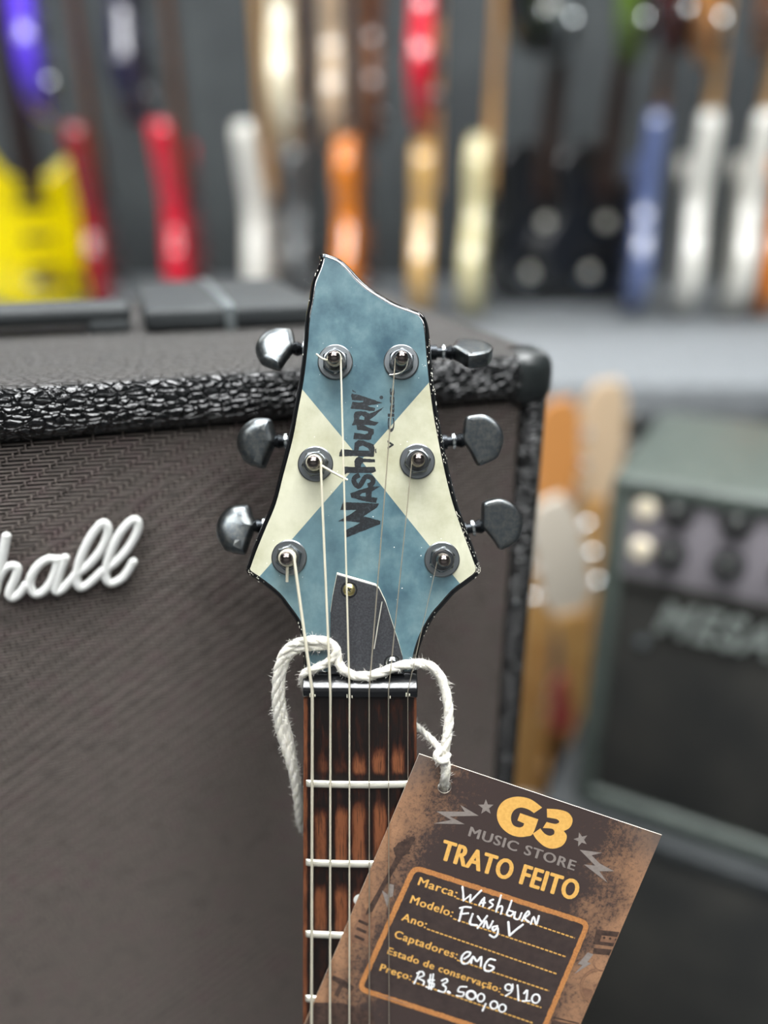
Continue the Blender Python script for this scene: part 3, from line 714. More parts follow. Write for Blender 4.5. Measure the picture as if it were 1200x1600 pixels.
# tuning machines
def hframe(px, py, h=0.0): return frame(head(px, py, h), hx, hu, hn)
BTN = [(0, 0), (3.5, 15.5), (8, 33), (14, 37), (25, 38), (34, 37.5), (42.5, 34), (52, 27), (58.5, 19), (63, 8), (64, -2), (62, -13), (56, -26), (50, -33), (36, -39), (23, -42), (18, -36), (12, -22), (5, -9)]
tun = [  # washer px, side, attach px, tilt of button about its shaft, roll of shaft, post offset
 ((452, 871), -1, (401, 822), -10, 8), ((493, 725), -1, (434, 690), 6, 2), ((524, 566), -1, (463, 545), -26, -2),
 ((627, 566), 1, (706, 551), -58, 0), ((652, 721), 1, (722, 688), 6, -6), ((690.5, 874), 1, (752, 822), 8, -12)]
for (wp, sd, at, tilt, roll) in tun:
    M = hframe(*wp)
    tm = mk('tuning_machine', G().lathe(M, [(.0064, .00002), (.0067, .0002), (.0067, .0005), (.0063, .0008), (.0042, .00085)], 36), M_wash, GT)
    g = G(); A0 = random.uniform(0, 1)
    hexr = lambda r_, h_, rot: [M @ Vector((r_*math.cos(rot+k*PI/3), r_*math.sin(rot+k*PI/3), h_)) for k in range(6)]
    # hexagon nut with turned top
    nh = []
    for (r_, h_, rd) in [(.0052, .0008, 0), (.0052, .0024, 0), (.0047, .0030, .6), (.0042, .0031, 1), (.0041, .0027, 1), (.0030, .0026, 1)]:
        lp = []
        for k in range(36):
            a = 2*PI*k/36; hx_ = r_*math.cos(PI/6)/math.cos(((a+A0) % (PI/3))-PI/6); rr_ = hx_*(1-rd)+r_*.93*rd
            lp.append(M @ Vector((rr_*math.cos(a), rr_*math.sin(a), h_)))
        nh.append(lp)
    mk('hex_nut', G().rings(nh), M_hex, tm, ang=30)
    mk('post', G().lathe(M, [(.0026, .001), (.0026, .0062), (.0021, .0067), (.0020, .0080), (.0024, .0085)] + [(.0025*math.cos(a), .0088+.0022*math.sin(a)) for a in np.linspace(0, PI/2*.94, 7)], 24), M_post, tm, ang=50)
    # worm shaft and button behind the headstock
    hb = -.0190
    pa = head(at[0], at[1], hb); ax = (hx*sd*math.cos(math.radians(roll)) + hu*math.sin(math.radians(-roll))*1.0).normalized()
    b0 = (hu - ax*hu.dot(ax)).normalized(); c0 = hn - ax*hn.dot(ax) - b0*hn.dot(b0); c0.normalize()
    tl = math.radians(tilt); b1 = b0*math.cos(tl)+c0*math.sin(tl); c1 = -b0*math.sin(tl)+c0*math.cos(tl)
    k_ = .2565e-3
    bl = ccw([(x*k_, y*k_) for x, y in catmull(BTN, 3, True)])
    rg = []
    dome = [(0, .0003), (.0003, .0013), (.0010, .0022), (.0020, .0029), (.0034, .0034), (.0052, .0037)] if sd < 0 else [(0, .0004), (0, .0021), (.0003, .0026), (.0008, .0029), (.0026, .0030)]
    for (ins, h) in [(i_, -h_) for i_, h_ in dome[::-1]]+dome:
        rg.append([pa+ax*u+b1*v+c1*h for (u, v) in inset(bl, ins)])
    if ax.cross(b1).dot(c1) < 0: rg = [r_[::-1] for r_ in rg]
    mk('button', G().rings(rg), M_btn, tm, ang=60)
    sh = G().tube([pa-ax*.020, pa-ax*.0062, pa-ax*.006, pa-ax*.0022], [.0031, .0031, .0021, .0021], 16)
    sh.tube([pa-ax*.0024, pa-ax*.0005, pa+ax*.0022], [.0023, .0030, .0018], 16); mk('shaft', sh, M_shaft, tm, ang=40)
    mk('collar', G().tube([pa-ax*.0040, pa-ax*.0030], .0034, 16), M_chrome, tm)
    hc = head(wp[0], wp[1], -.0185); mk('gear_housing', G().box(frame(hc, hx, hu, hn), (.015, .019, .0085), .002), M_hex, tm)

# neck, fretboard, frets, dot, nut
HW = lambda s: .0211 + .0025*s/.14
SC = .6477; fs_ = [0]+[SC*(1-2**(-k/12)) for k in range(1, 17)]
NL = .45
strx = [-.01756, -.01087, -.00382, .00346, .0106, .0178]
def crown(x): return -(x*x)/(2*.30)
ns_, nxx = 520, 71
V = []; wear = []
for j in range(ns_+1):
    s = NL*j/ns_
    k = max(i for i in range(17) if fs_[i] <= s+1e-9); k = min(k, 15); fr = (s-fs_[k])/(fs_[k+1]-fs_[k])
    for i in range(nxx+1):
        q = -1+2*i/nxx; x = q*HW(s); V.append(neck(x, s, crown(x)))
        sc = 1+.118*s/.14
        # worn, orange wood between the strings; black grime under them and next to the frets; fourth space dark between strings too
        wv = 0.0
        for a in range(-1, 6):
            xa = (strx[a] if a >= 0 else -.0246)*sc; xb = (strx[a+1] if a < 5 else .0246)*sc
            if xa <= x < xb:
                t = (x-xa)/(xb-xa)
                if a == -1: wv = .85 if t < .68 else .2
                elif a == 5: wv = .7 if t > .34 else .15
                else:
                    lo, hi, amp = [(.48, .93, [.45, .4, 1, 1, .95][a]), (.14, 1.04, [.85, 1, 1, .95, .8][a]), (.22, 1.0, [.95, 1, .8, .7, .7][a]), (2, 2.1, 0)][min(k, 3)]
                    if k > 3: lo, hi, amp = .4, .9, .5
                    jl = lo+.05*math.sin(a*7.3+k*2.1); jc = .5+.06*math.sin(a*3.1+k*5.2)
                    vv = min(1, max(0, (fr-jl)/.30))*min(1, max(0, (hi-fr)/.10)); vv = vv*vv*(3-2*vv)
                    d_ = min(1, max(0, (.42-abs(t-jc))/.2)); wv = amp*vv*d_*1.05
                    wv = max(wv, .20*(1-abs(t-.5)*1.6))
        wear.append(wv)
Fc = [(j*(nxx+1)+i, j*(nxx+1)+i+1, (j+1)*(nxx+1)+i+1, (j+1)*(nxx+1)+i) for j in range(ns_) for i in range(nxx)]
Fc = [f[::-1] for f in Fc] if (V[1]-V[0]).cross(V[nxx+1]-V[0]).dot(nn) < 0 else Fc
M_rose = mat('rosewood', (90, 48, 28), .42, spec=.45)
n = N(M_rose)
at_ = n.n('ShaderNodeAttribute'); at_.attribute_name = 'wear'
M3 = frame((0, 0, 0), nx, nd, nn).inverted().to_euler()
v = n.coord(rot=(M3.x, M3.y, M3.z))
def stretch(sc): 
    mp = n.n('ShaderNodeMapping'); mp.inputs['Scale'].default_value = sc; n.l(v, mp.inputs[0]); return mp.outputs[0]
grain = n.noise(stretch((1, .06, 1)), 1500, 4, .6); blot = n.noise(stretch((1, .28, 1)), 420, 5, .65)
wf = n.math('ADD', at_.outputs['Fac'], n.math('MULTIPLY', n.math('SUBTRACT', blot, .5), 1.3))
wf = n.math('ADD', wf, n.math('MULTIPLY', n.math('SUBTRACT', grain, .5), 1.0))
wc = n.ramp(wf, [(.12, (24, 17, 15)), (.34, (52, 26, 18)), (.6, (90, 51, 33)), (.95, (128, 77, 49))])
n.base(n.mix(n.ramp(grain, [(.52, BW0), (.62, (.6, .6, .6, 1))]), wc, (30, 16, 12))); n.rough(grain, .3, .55); n.bump(grain, .25, .0004)
g = G(); g.add(V, Fc)
fb = mk('fretboard', g, M_rose, GT, ang=60)
ca = fb.data.attributes.new('wear', 'FLOAT', 'POINT'); ca.data.foreach_set('value', wear)
sd_ = G()
for q in (-1, 1):
    ps = []
    for j in range(41):
        s = NL*j/40; x = q*HW(s); ps += [neck(x, s, crown(x)), neck(x, s, -.006)]
    sd_.add(ps, [(2*j, 2*j+1, 2*j+3, 2*j+2) for j in range(40)])
so = mk('fretboard_side', sd_, M_rose, GT)
a2 = so.data.attributes.new('wear', 'FLOAT', 'POINT'); a2.data.foreach_set('value', [.62]*len(so.data.vertices))
rg = []
for s in np.linspace(-.012, NL, 30):
    lp = []
    for a in np.linspace(0, PI, 15): lp.append(neck(HW(max(s, 0))*.985*math.cos(a), s, -.0058-.0155*math.sin(a)**.8))
    rg.append(lp)
mk('neck_shaft', G().rings(rg), M_wood, GT)
for k in range(1, 16):
    s = fs_[k]; hw = HW(s)-.0010; rg = []
    g = G(); vs_ = []
    xs = np.concatenate([[-hw, -hw+.0006], np.linspace(-hw+.0012, hw-.0012, 16), [hw-.0006, hw]])
    for x in xs:
        e = min(1, .25+(hw-abs(x))/.0012) if hw-abs(x) < .0012 else 1
        lp = [neck(x, s+.00150*math.cos(a), crown(x)-.0001+.0011*e*math.sin(a)**.8) for a in np.linspace(0, PI, 9)]
        vs_.append(lp)
    mk('fret', G().rings([l[::-1] for l in vs_]), M_fret, GT, ang=60)
for k in (3, 5, 7, 9):
    s = (fs_[k]+fs_[k-1])/2; mk('dot_inlay', G().lathe(frame(neck(0, s, crown(0)-.0003), nx, -nd, nn), [(.0026, 0), (.0026, .00036), (.0023, .0004)], 24), M_pearl, GT)
prof = [(.0001, -.006), (.0001, .0010), (-.0006, .0018), (-.0026, .0021), (-.0032, .0021), (-.0037, .0020), (-.0041, .0018), (-.0044, .0014), (-.0048, .0008), (-.0072, -.0030), (-.0080, -.0048), (-.0080, -.008), (-.002, -.008)]
rg = []
for x in (-.0214, -.0210, -.012, 0, .012, .0210, .0214):
    sh = .0005 if abs(x) > .0212 else 0
    rg.append([neck(x, s*(1-sh*60) if s < 0 else s, h-sh+crown(x)*.7) for (s, h) in prof])
mk('string_nut', G().rings(rg), M_nutblk, GT, ang=40, props={'label': 'glossy black nut'})
for i_ in range(6):   # pale chips beside the slots
    for sg in (-1, 1):
        if random.random() < .75:
            x = strx[i_]+sg*(.0009 if i_ < 3 else .0006); mk('slot_chip', G().box(frame(neck(x, -.0004-random.random()*.0012, .0013), nx, nd, nn), (.00035, .0009+random.random()*.0008, .0012), .0001), M_white, GT)

# truss rod cover
TC = [(527, 897), (587, 914.5), (592.5, 919.5), (602.7, 940.7), (612, 970), (622.7, 1003), (629, 1026), (632, 1052), (517, 1052), (516.5, 997), (516.7, 957), (520.5, 930)]
tcl = ccw([headuv(*p) for p in TC])
tc = mk('truss_rod_cover', G().rings([[head3(u, v, h) for (u, v) in inset(tcl, i_)] for (i_, h) in [(0, .0011), (0, .0017), (.00025, .0019)]]), M_plate, GT, ang=20)
mk('white_core', G().rings([[head3(u-.0001, v+.0007, h) for (u, v) in inset(tcl, i_)] for (i_, h) in [(0, .0001), (.0001, .0011)]]), M_white, tc, ang=20)
for (sx_, sy_, m_) in ((545.5, 921.5, M_brass), (613, 1036, M_chrome)):
    Ms = frame(head(sx_, sy_, .0018), hx, hu, hn)
    sc_ = mk('screw', G().lathe(Ms, [(.0023, 0), (.0023, .0003), (.0018, .0008), (.0008, .0011), (.0003, .0011)], 20), m_, tc)
    for r_ in (0.5, .5+PI/2):
        Mr = frame(head(sx_, sy_, .00286), hx*math.cos(r_)+hu*math.sin(r_), hu*math.cos(r_)-hx*math.sin(r_), hn)
        mk('cross_slot', G().box(Mr, (.0019, .0004, .0002)), M_ink, sc_, smooth=False)
    mk('screw_rim', G().tube([Ms @ Vector((.0029*math.cos(a), .0029*math.sin(a), .0001)) for a in np.linspace(0, 2*PI, 24)[:-1]], .00022, 6, closed=True), M_black, sc_)

# strings
sr = [.00060, .00047, .00036, .00022, .00018, .00013]
pst = [(452, 871), (493, 725), (524, 566), (627, 566), (652, 721), (690.5, 874)]
tails = {0: [(449, 885, .006), (448.5, 900, .0055), (448.5, 909, .005)], 1: [(502, 727, .0075), (520, 738, .0072), (543, 750, .0066)],
         2: [(512, 563, .0072), (503, 560, .0078), (494, 553, .0080)], 3: [(638, 560, .0072), (634, 575, .0066), (624, 583, .006), (608, 586, .0058)]}
for i_ in range(6):
    M = hframe(*pst[i_]); sd2 = 1 if i_ < 3 else -1; rr_ = .0021+sr[i_]
    pts = []; turns = 2.4 if i_ < 3 else 3.2
    for a in np.linspace(0, turns*2*PI, int(turns*14)):
        pts.append(M @ Vector((rr_*math.cos(a)*sd2, rr_*math.sin(a), .0079-.00026*a*(1 if i_ < 3 else .55)*(sr[i_]/.0004)**.3)))
    pts = pts[::-1]
    # leave the post on the inner side
    last = pts[-1]
    hN = .0022+sr[i_]*.7 if i_ < 5 else .0019
    nutp = neck(strx[i_], -.0034, hN); nutf = neck(strx[i_], -.0002, hN-.0001)
    pts += [last.lerp(nutp, t) for t in (.12, .35, .65)] + [nutp, nutf]
    for s in (.03, .08, .14, .25, NL-.01):
        pts.append(neck(strx[i_]*(1+.118*s/.14), s, hN-.0001+.0012*min(s, .3)/.14*.8 if i_ < 5 else (.0012 if s < .031 else .0009)))
    so = mk('string', G().tube(pts, sr[i_], 8), M_wound if i_ < 3 else M_plain, GT, ang=80)
    if i_ in tails:
        tp = catmull([tuple(head(*p)) for p in tails[i_]], 4); mk('string_tail', G().tube(tp, sr[i_]*.95, 7), M_wound if i_ < 3 else M_fret, so, ang=80)
mk('string_reflection', G().tube([head(597, 940, .003), head(590, 980, .0028), head(584.5, 1014, .0022)], .00022, 6), M_fret, GT)  # G string's reflection in the cover, built as a thin bright wire
# ================================================================== price tag tucked under the strings
xB = .0106
def card_h(x):
    t = x-xB-.001; k = .004
    return .00150+.085*k*(math.log1p(math.exp(t/k)) if t/k < 30 else t/k)
def card(px, py, off=0.0):
    h = .0015
    for _ in range(6):
        p = hit(px, py, NP+nn*h, nn); h = card_h((p-NP).dot(nx))
    return p + nn*off
CQ = [(655, 1178), (1034, 1305), (800, 1850), (422, 1727)]
TG = thing('price_tag', card(611, 1790), 'brown grunge printed cardboard price tag with white handwriting, tucked under the strings', 'price tag')
def dens(pl, k):
    out = []
    for i in range(len(pl)):
        a, b = Vector(pl[i]), Vector(pl[(i+1) % len(pl)])
        out += [tuple(a.lerp(b, j/k)) for j in range(k)]
    return out
cout = dens(CQ, 40); hole = [(694.5+10.8*math.cos(a), 1229+10.6*math.sin(a)) for a in np.linspace(0, 2*PI, 33)[:-1]]
V2, F2 = fill2d(cout, [hole], 9)
# card colours: uv attribute across and down the card
M_card = mat('card_print', (72, 60, 55), .48, spec=.4)
n = N(M_card)
uv = n.n('ShaderNodeAttribute'); uv.attribute_name = 'cuv'; sp = n.n('ShaderNodeSeparateXYZ'); n.l(uv.outputs['Vector'], sp.inputs[0])
u_, v_ = sp.outputs[0], sp.outputs[1]
nz = n.noise(uv.outputs['Vector'], 5, 7, .68); nf = n.noise(uv.outputs['Vector'], 60, 6, .8)
side = n.math('ABSOLUTE', n.math('SUBTRACT', u_, .5))          # 0 centre .. .5 edges
m_ = n.math('ADD', n.math('MULTIPLY', n.math('SUBTRACT', side, .36), 4.2), n.math('MULTIPLY', n.math('SUBTRACT', nz, .5), 2.6))
m_ = n.math('ADD', m_, n.math('MULTIPLY', n.math('SUBTRACT', nf, .5), 3.2))
edge = n.math('MULTIPLY', n.math('GREATER_THAN', side, .47), 0.0)
fmix = n.math('ADD', m_, .25, True)
c1 = n.mix(fmix, (70, 58, 55), (180, 136, 103))
grim = n.math('MULTIPLY', n.ramp(nf, [(.5, BW0), (.68, BW1)]), .55)
c2 = n.mix(grim, c1, (66, 52, 48))
# greyer corners at the top
cu = n.math('SUBTRACT', 1.0, n.math('MULTIPLY', n.math('ADD', n.math('MULTIPLY', n.math('SUBTRACT', .5, side), 1.0), v_), 5.0), True)
c3 = n.mix(n.math('MULTIPLY', cu, .9), c2, (98, 90, 86))
n.base(c3); n.bump(nf, .1, .0002)
g = G(); top = [card(x, y, 0) for x, y in V2]; g.add(top, [f if (Vector(top[f[1]])-Vector(top[f[0]])).cross(Vector(top[f[2]])-Vector(top[f[0]])).dot(F) < 0 else f[::-1] for f in F2])
cf = mk('card_front', g, M_card, TG, smooth=False)
def cuv(x, y):   # inverse bilinear, near enough affine
    o_, a_, b_ = Vector(CQ[0]), Vector(CQ[1])-Vector(CQ[0]), Vector(CQ[3])-Vector(CQ[0]); d = Vector((x, y))-o_
    det = a_.x*b_.y-a_.y*b_.x; return ((d.x*b_.y-d.y*b_.x)/det, (a_.x*d.y-a_.y*d.x)/det*1.35, 0)
at_ = cf.data.attributes.new('cuv', 'FLOAT_VECTOR', 'POINT'); at_.data.foreach_set('vector', [c for p in V2 for c in cuv(*p)])
g = G(); CT = .0004
for lp in (cout, hole):
    m = len(lp); g.add([card(x, y, -.00001) for x, y in lp]+[card(x, y, -CT) for x, y in lp], [(i, (i+1) % m, m+(i+1) % m, m+i) for i in range(m)])
g.add([card(x, y, -CT) for x, y in V2], F2)
mk('card_back', g, M_cardedge, TG, smooth=False)
O1, O2, O3 = .00004, .00011, .00017
def inside_card(p):
    for a, b in ((Vector(CQ[1]), Vector(CQ[2])), (Vector(CQ[3]), Vector(CQ[0]))):
        d = (b-a).normalized(); p = clip(p, a+Vector((-d.y, d.x))*1.2, d)
    return p
def pr(name, polys, m, off=O1, step=14):
    polys = [(inside_card(o_), h_) for o_, h_ in polys]; polys = [(o_, h_) for o_, h_ in polys if len(o_) > 2]
    return flat(name, polys, card, off, m, TG, step)
# art at the sides
c8 = lambda pts: [(470+x*.2, 1280+y*.2) for x, y in pts]
c7 = lambda pts: [(850+x*.15, 1400+y*.15) for x, y in pts]
pr('printed_guitar', [(c8([(742, 292), (722, 236), (760, 182), (800, 172), (832, 148), (868, 132), (897, 150), (880, 186), (860, 214), (842, 262), (792, 294), (640, 560), (560, 720), (505, 748), (520, 700), (600, 560), (700, 380)]), [])], M_shadowp, O2)
pr('printed_guitar_body', [(c8([(478, 640), (500, 690), (530, 745), (590, 790), (565, 900), (520, 1000), (480, 975), (400, 965), (385, 900), (420, 830), (470, 760)]), [])], M_tanp, O1)
for y_ in (790, 850, 910): pr('printed_pickup', [(c8([(455-(y_-790)*.25, y_-10), (530-(y_-790)*.25, y_+22), (522-(y_-790)*.25, y_+44), (447-(y_-790)*.25, y_+10)]), [])], M_shadowp, O2)
for i_ in range(6): 
    t = i_/5; cx, cy = 738+(838-738)*t-6, 232+(152-232)*t-4
    pr('printed_peg', [([(470+.2*(cx+11*math.cos(a)), 1280+.2*(cy+11*math.sin(a))) for a in np.linspace(0, 2*PI, 9)[:-1]], [])], M_shadowp, O2, 0)
pr('printed_bolt', [(c8([(692, 502), (728, 512), (720, 600), (690, 612), (676, 690), (632, 552), (680, 588)]), [])], M_silver, O2)
pr('printed_amp', [(c8([(90, 1430), (330, 1436), (400, 1460), (560, 1510), (600, 1700), (20, 1700), (40, 1560)]), []), (c8([(250, 1220), (330, 1250), (420, 1310), (400, 1345), (330, 1310), (290, 1390), (262, 1370), (300, 1290), (240, 1250)]), [])], M_shadowp, O1)
pr('printed_amp', [(c7([(545, 350), (800, 376), (752, 530), (510, 500)]), []), (c7([(520, 540), (735, 560), (700, 620), (505, 600)]), [])], M_shadowp, O1)
pr('printed_amp_panel', [(c7([(600, 408), (782, 428), (766, 492), (582, 472)]), [])], M_tanp, O2)
pr('printed_knob', [([(850+.15*(x+14*math.cos(a)), 1400+.15*(y+14*math.sin(a))) for a in np.linspace(0, 2*PI, 9)[:-1]], []) for x, y in ((625, 432), (688, 441), (748, 452))], M_shadowp, O3, 0)
def arc(cx, cy, r0, r1, a0, a1): 
    A = np.linspace(math.radians(a0), math.radians(a1), 20)
    return c7([(cx+r0*math.cos(a), cy+r0*math.sin(a)) for a in A]+[(cx+r1*math.cos(a), cy+r1*math.sin(a)) for a in A[::-1]])
pr('printed_speaker', [(arc(565, 945, 198, 182, 100, 262), []), (arc(565, 945, 172, 164, 104, 266), []), (arc(600, 690, 92, 78, 60, 205), [])], M_tanp, O2, 0)
pr('printed_cone', [(c7([(395, 935), (430, 955), (500, 975), (520, 1010), (480, 1065), (430, 1040), (400, 990)]), []), (c7([(505, 920), (560, 905), (545, 955), (515, 955)]), [])], M_tanp, O2)
pr('printed_bolt', [(c7([(455, 585), (515, 605), (450, 685), (488, 700), (312, 812), (400, 716), (352, 705)]), [])], M_silver, O2)
pr('printed_amp', [(c7([(100, 1255), (370, 1320), (366, 1334), (96, 1270)]), []), (c7([(80, 1290), (355, 1345), (330, 1440), (60, 1400)]), [])], M_shadowp, O2)
# form panel with frame
def rquad(q, r, k=5):
    out = []
    for i in range(4):
        p = Vector(q[i]); a = Vector(q[i-1]); b = Vector(q[(i+1) % 4]); p0 = p+(a-p).normalized()*r; p1 = p+(b-p).normalized()*r
        for j in range(k+1):
            t = j/k; out.append(tuple(p0*(1-t)**2+p*2*t*(1-t)+p1*t*t))
    return out
FQ = [(645, 1350), (924, 1440), (840, 1640), (556, 1547)]
fo = dens(rquad(FQ, 17), 3)
fin_ = ccw(fo); fi = inset(fin_, 8.0)
pr('form_panel', [(inset(fin_, 4), [])], M_dark, O1, 7)
pr('form_frame', [(rough_edge(fin_, .4, 3), [rough_edge(fi, .5, 3)])], M_orange, O2, 7)
# head of the card
c1_ = lambda pts: [(640+x*.18333, 1160+y*.18333) for x, y in pts]
c2_ = lambda pts: [(820+x*.18333, 1220+y*.18333) for x, y in pts]
Gl = [(1130, 555), (1060, 602), (1010, 570), (950, 555), (900, 570), (870, 610), (865, 660), (885, 705), (930, 724), (965, 715), (976, 690), (918, 665), (942, 602), (1097, 655), (1050, 778), (1000, 800), (930, 805), (850, 780), (780, 720), (745, 640), (755, 560), (800, 500), (870, 468), (950, 463), (1040, 488)]
T3 = [(188, 238), (280, 243), (365, 268), (405, 320), (400, 370), (375, 405), (332, 428), (357, 465), (348, 515), (310, 558), (240, 578), (170, 560), (105, 505), (68, 450), (132, 405), (170, 450), (215, 468), (248, 455), (252, 430), (230, 408), (153, 402), (186, 350), (250, 366), (285, 360), (294, 345), (268, 325), (190, 312)]
def soft(p, n=4, cs=.55):
    """round the gentle bends of an outline, keep its corners"""
    m = len(p); P = [Vector(q) for q in p]; out = []
    cor = []
    for i in range(m):
        a = (P[i]-P[i-1]).normalized(); b = (P[(i+1) % m]-P[i]).normalized(); cor.append(a.dot(b) < cs)
    for i in range(m):
        p1, p2 = P[i], P[(i+1) % m]; p0 = p1 if cor[i] else P[i-1]; p3 = p2 if cor[(i+1) % m] else P[(i+2) % m]
        for k in range(n):
            t = k/n; out.append(tuple(.5*((2*p1)+(p2-p0)*t+(2*p0-5*p1+4*p2-p3)*t*t+(3*p1-p0-3*p2+p3)*t**3)))
    return out
pr('store_initials', [(soft(c1_(Gl)), []), (soft(c2_(T3)), [])], M_gold, O1)['label'] = 'large gold store initials'
pr('printed_bolt', [(c1_([(203, 690), (355, 660), (228, 588), (470, 590), (432, 533), (588, 625), (340, 630), (470, 697)]), [])], M_silver)
pr('printed_bolt', [(c2_([(468, 588), (658, 612), (570, 635), (640, 705), (762, 770), (635, 770), (706, 868), (503, 712), (600, 722)]), [])], M_silver)
def star(cx, cy, r, rot): return [(cx+(r if k % 2 == 0 else r*.42)*math.cos(rot+k*PI/5), cy+(r if k % 2 == 0 else r*.42)*math.sin(rot+k*PI/5)) for k in range(10)]
pr('printed_star', [(star(640+650*.1833, 1160+552*.1833, 12.6, -PI/2), [])], M_silver)
pr('printed_star', [(star(820+478*.1833, 1220+500*.1833, 11.6, -PI/2+1.0), [])], M_silver)
lettering('store_lettering', 'MUSIC STORE', (731, 1305.5), (897, 1360), (4.4, -14.2), card, O2, M_silver, TG, bold=.03, space=1.12)
lettering('title_lettering', 'TRATO FEITO', (685, 1341), (900, 1407), (8.6, -29), card, O2, M_gold, TG, bold=.05, space=1.1)
for body, p0, p1, up in (('Marca:', (652, 1382), (712.5, 1402), (4.4, -12)), ('Modelo:', (639.7, 1410), (706, 1432.5), (4.4, -11.6)), ('Ano:', (626.5, 1437), (665, 1450), (4, -11)),
                         ('Captadores:', (615, 1464), (713, 1498), (4, -11)), ('Estado de conservação:', (604.5, 1489.5), (781, 1550.5), (3.4, -10)), ('Preço:', (592.5, 1515.7), (641.5, 1531.5), (3.5, -10.2))):
    lettering('form_lettering', body, p0, p1, up, card, O2, M_gold, TG, bold=.026, space=1.1)
for (a, b) in (((713, 1403), (898, 1465.4)), ((708, 1435), (884.6, 1494.8)), ((667, 1451), (871, 1521.8)), ((714, 1499.7), (858, 1548)), ((782, 1553), (845.7, 1574)), ((644, 1533.5), (832, 1598))):
    a, b = Vector(a), Vector(b); L = (b-a).length; t = (b-a)/L; q = Vector((-t.y, t.x)); polys = []; s = 0
    while s < L:
        e = min(L, s+5.4); polys.append(([tuple(a+t*s-q*1.0), tuple(a+t*e-q*1.0), tuple(a+t*e+q*1.0), tuple(a+t*s+q*1.0)], [])); s += 7.2
    pr('dotted_line', polys, M_gold, O2, 0)
# handwriting in white marker
h4 = lambda pts: [(700+x*.15, 1350+y*.15) for x, y in pts]
h5 = lambda pts: [(580+x*.15, 1460+y*.15) for x, y in pts]
h6 = lambda pts: [(720+x*.15, 1460+y*.15) for x, y in pts]
def el(cx, cy, rx, ry, rot=0.3, a0=0.0, a1=6.5): return [(cx+rx*math.cos(a)*math.cos(rot)-ry*math.sin(a)*math.sin(rot), cy+rx*math.cos(a)*math.sin(rot)+ry*math.sin(a)*math.cos(rot)) for a in np.linspace(a0, a1, 14)]
def pen(name, strokes, wd=3.4):
    g = G()
    for st in strokes:
        st = [tuple(p) for p in catmull(st, 4)] if len(st) > 2 else st
        pts = [card(x, y, .00013) for x, y in st]; r_ = wd*.5*.243e-3
        g.tube(pts, [r_*random.uniform(.85, 1.12) for _ in pts], 8, sx=.12, up=nn)
        for p in (pts[0], pts[-1]):
            g.lathe(frame(p, nx, -nd, nn), [(r_*.98, -.00002), (r_*.95, .00004), (r_*.5, .0001)], 10)
    return mk(name, g, M_pen, TG, ang=80)
pen('handwriting', [h4(s) for s in ([(150, 235), (158, 310), (160, 380)], [(160, 380), (235, 320)], [(235, 320), (228, 395)], [(228, 395), (290, 330), (345, 275)], [(325, 425), (350, 380), (378, 350)], [(378, 350), (372, 400), (362, 440)], [(338, 405), (385, 402)],
  [(470, 370), (432, 388), (468, 425), (428, 458)], [(552, 325), (530, 400), (500, 495)], [(512, 455), (555, 435), (565, 460), (550, 518)], [(662, 380), (635, 460), (612, 520), (650, 538), (682, 500), (630, 480)],
  [(700, 500), (690, 560), (735, 572), (765, 510)], [(768, 590), (800, 530), (835, 488), (845, 520), (800, 562), (842, 602)], [(862, 622), (892, 545), (918, 630), (946, 540)])])
pen('handwriting', [h4(s) for s in ([(150, 455), (135, 520), (115, 590)], [(125, 458), (180, 445), (236, 452)], [(130, 520), (208, 512)], [(256, 520), (228, 618), (300, 636)], [(310, 545), (342, 592)], [(406, 540), (360, 600), (308, 665)], [(368, 655), (395, 590), (420, 672), (466, 595)],
  [(512, 645), (465, 655), (475, 695), (516, 660), (515, 725), (480, 762), (435, 738)], [(628, 605), (640, 745)], [(640, 745), (700, 690), (778, 630)])], 3.8)
pen('handwriting', [h4(s) for s in ([(170, 985), (215, 955), (232, 922), (185, 918), (142, 968), (148, 1028), (200, 1032), (246, 985)], [(240, 1030), (262, 960), (300, 1012), (346, 962), (340, 1062)], [(490, 1000), (432, 990), (384, 1050), (386, 1105), (440, 1112), (478, 1075), (428, 1052)])], 3.7)
pen('handwriting', [h6(s) for s in (el(497, 550, 36, 32), [(540, 520), (530, 590), (468, 638)], [(590, 528), (596, 600), (600, 685)], [(658, 612), (692, 580), (680, 690)], [(643, 692), (716, 690)], el(780, 667, 40, 46))], 3.2)
pen('handwriting', [h5(s) for s in ([(502, 385), (475, 450), (448, 508)], [(478, 402), (530, 385), (548, 425), (492, 452), (548, 485), (542, 522)], [(655, 475), (600, 470), (602, 500), (652, 512), (640, 548), (572, 545)], [(618, 418), (600, 562)], [(646, 414), (624, 570)],
  [(735, 480), (780, 460), (792, 490), (742, 520), (778, 548), (760, 598), (698, 585)], [(803, 597), (812, 603)], [(992, 545), (925, 545), (905, 592), (962, 602), (950, 642), (888, 635)], el(1042, 632, 44, 40), el(1040, 630, 50, 46), el(1142, 657, 36, 42), [(1192, 720), (1160, 792)])] + [h6(s) for s in (el(345, 733, 38, 40), el(432, 766, 36, 40))], 3.1)
o = pen('dot_of_price', [h5([(800, 598), (814, 606)])], 5.0); o.name = 'handwriting.005'

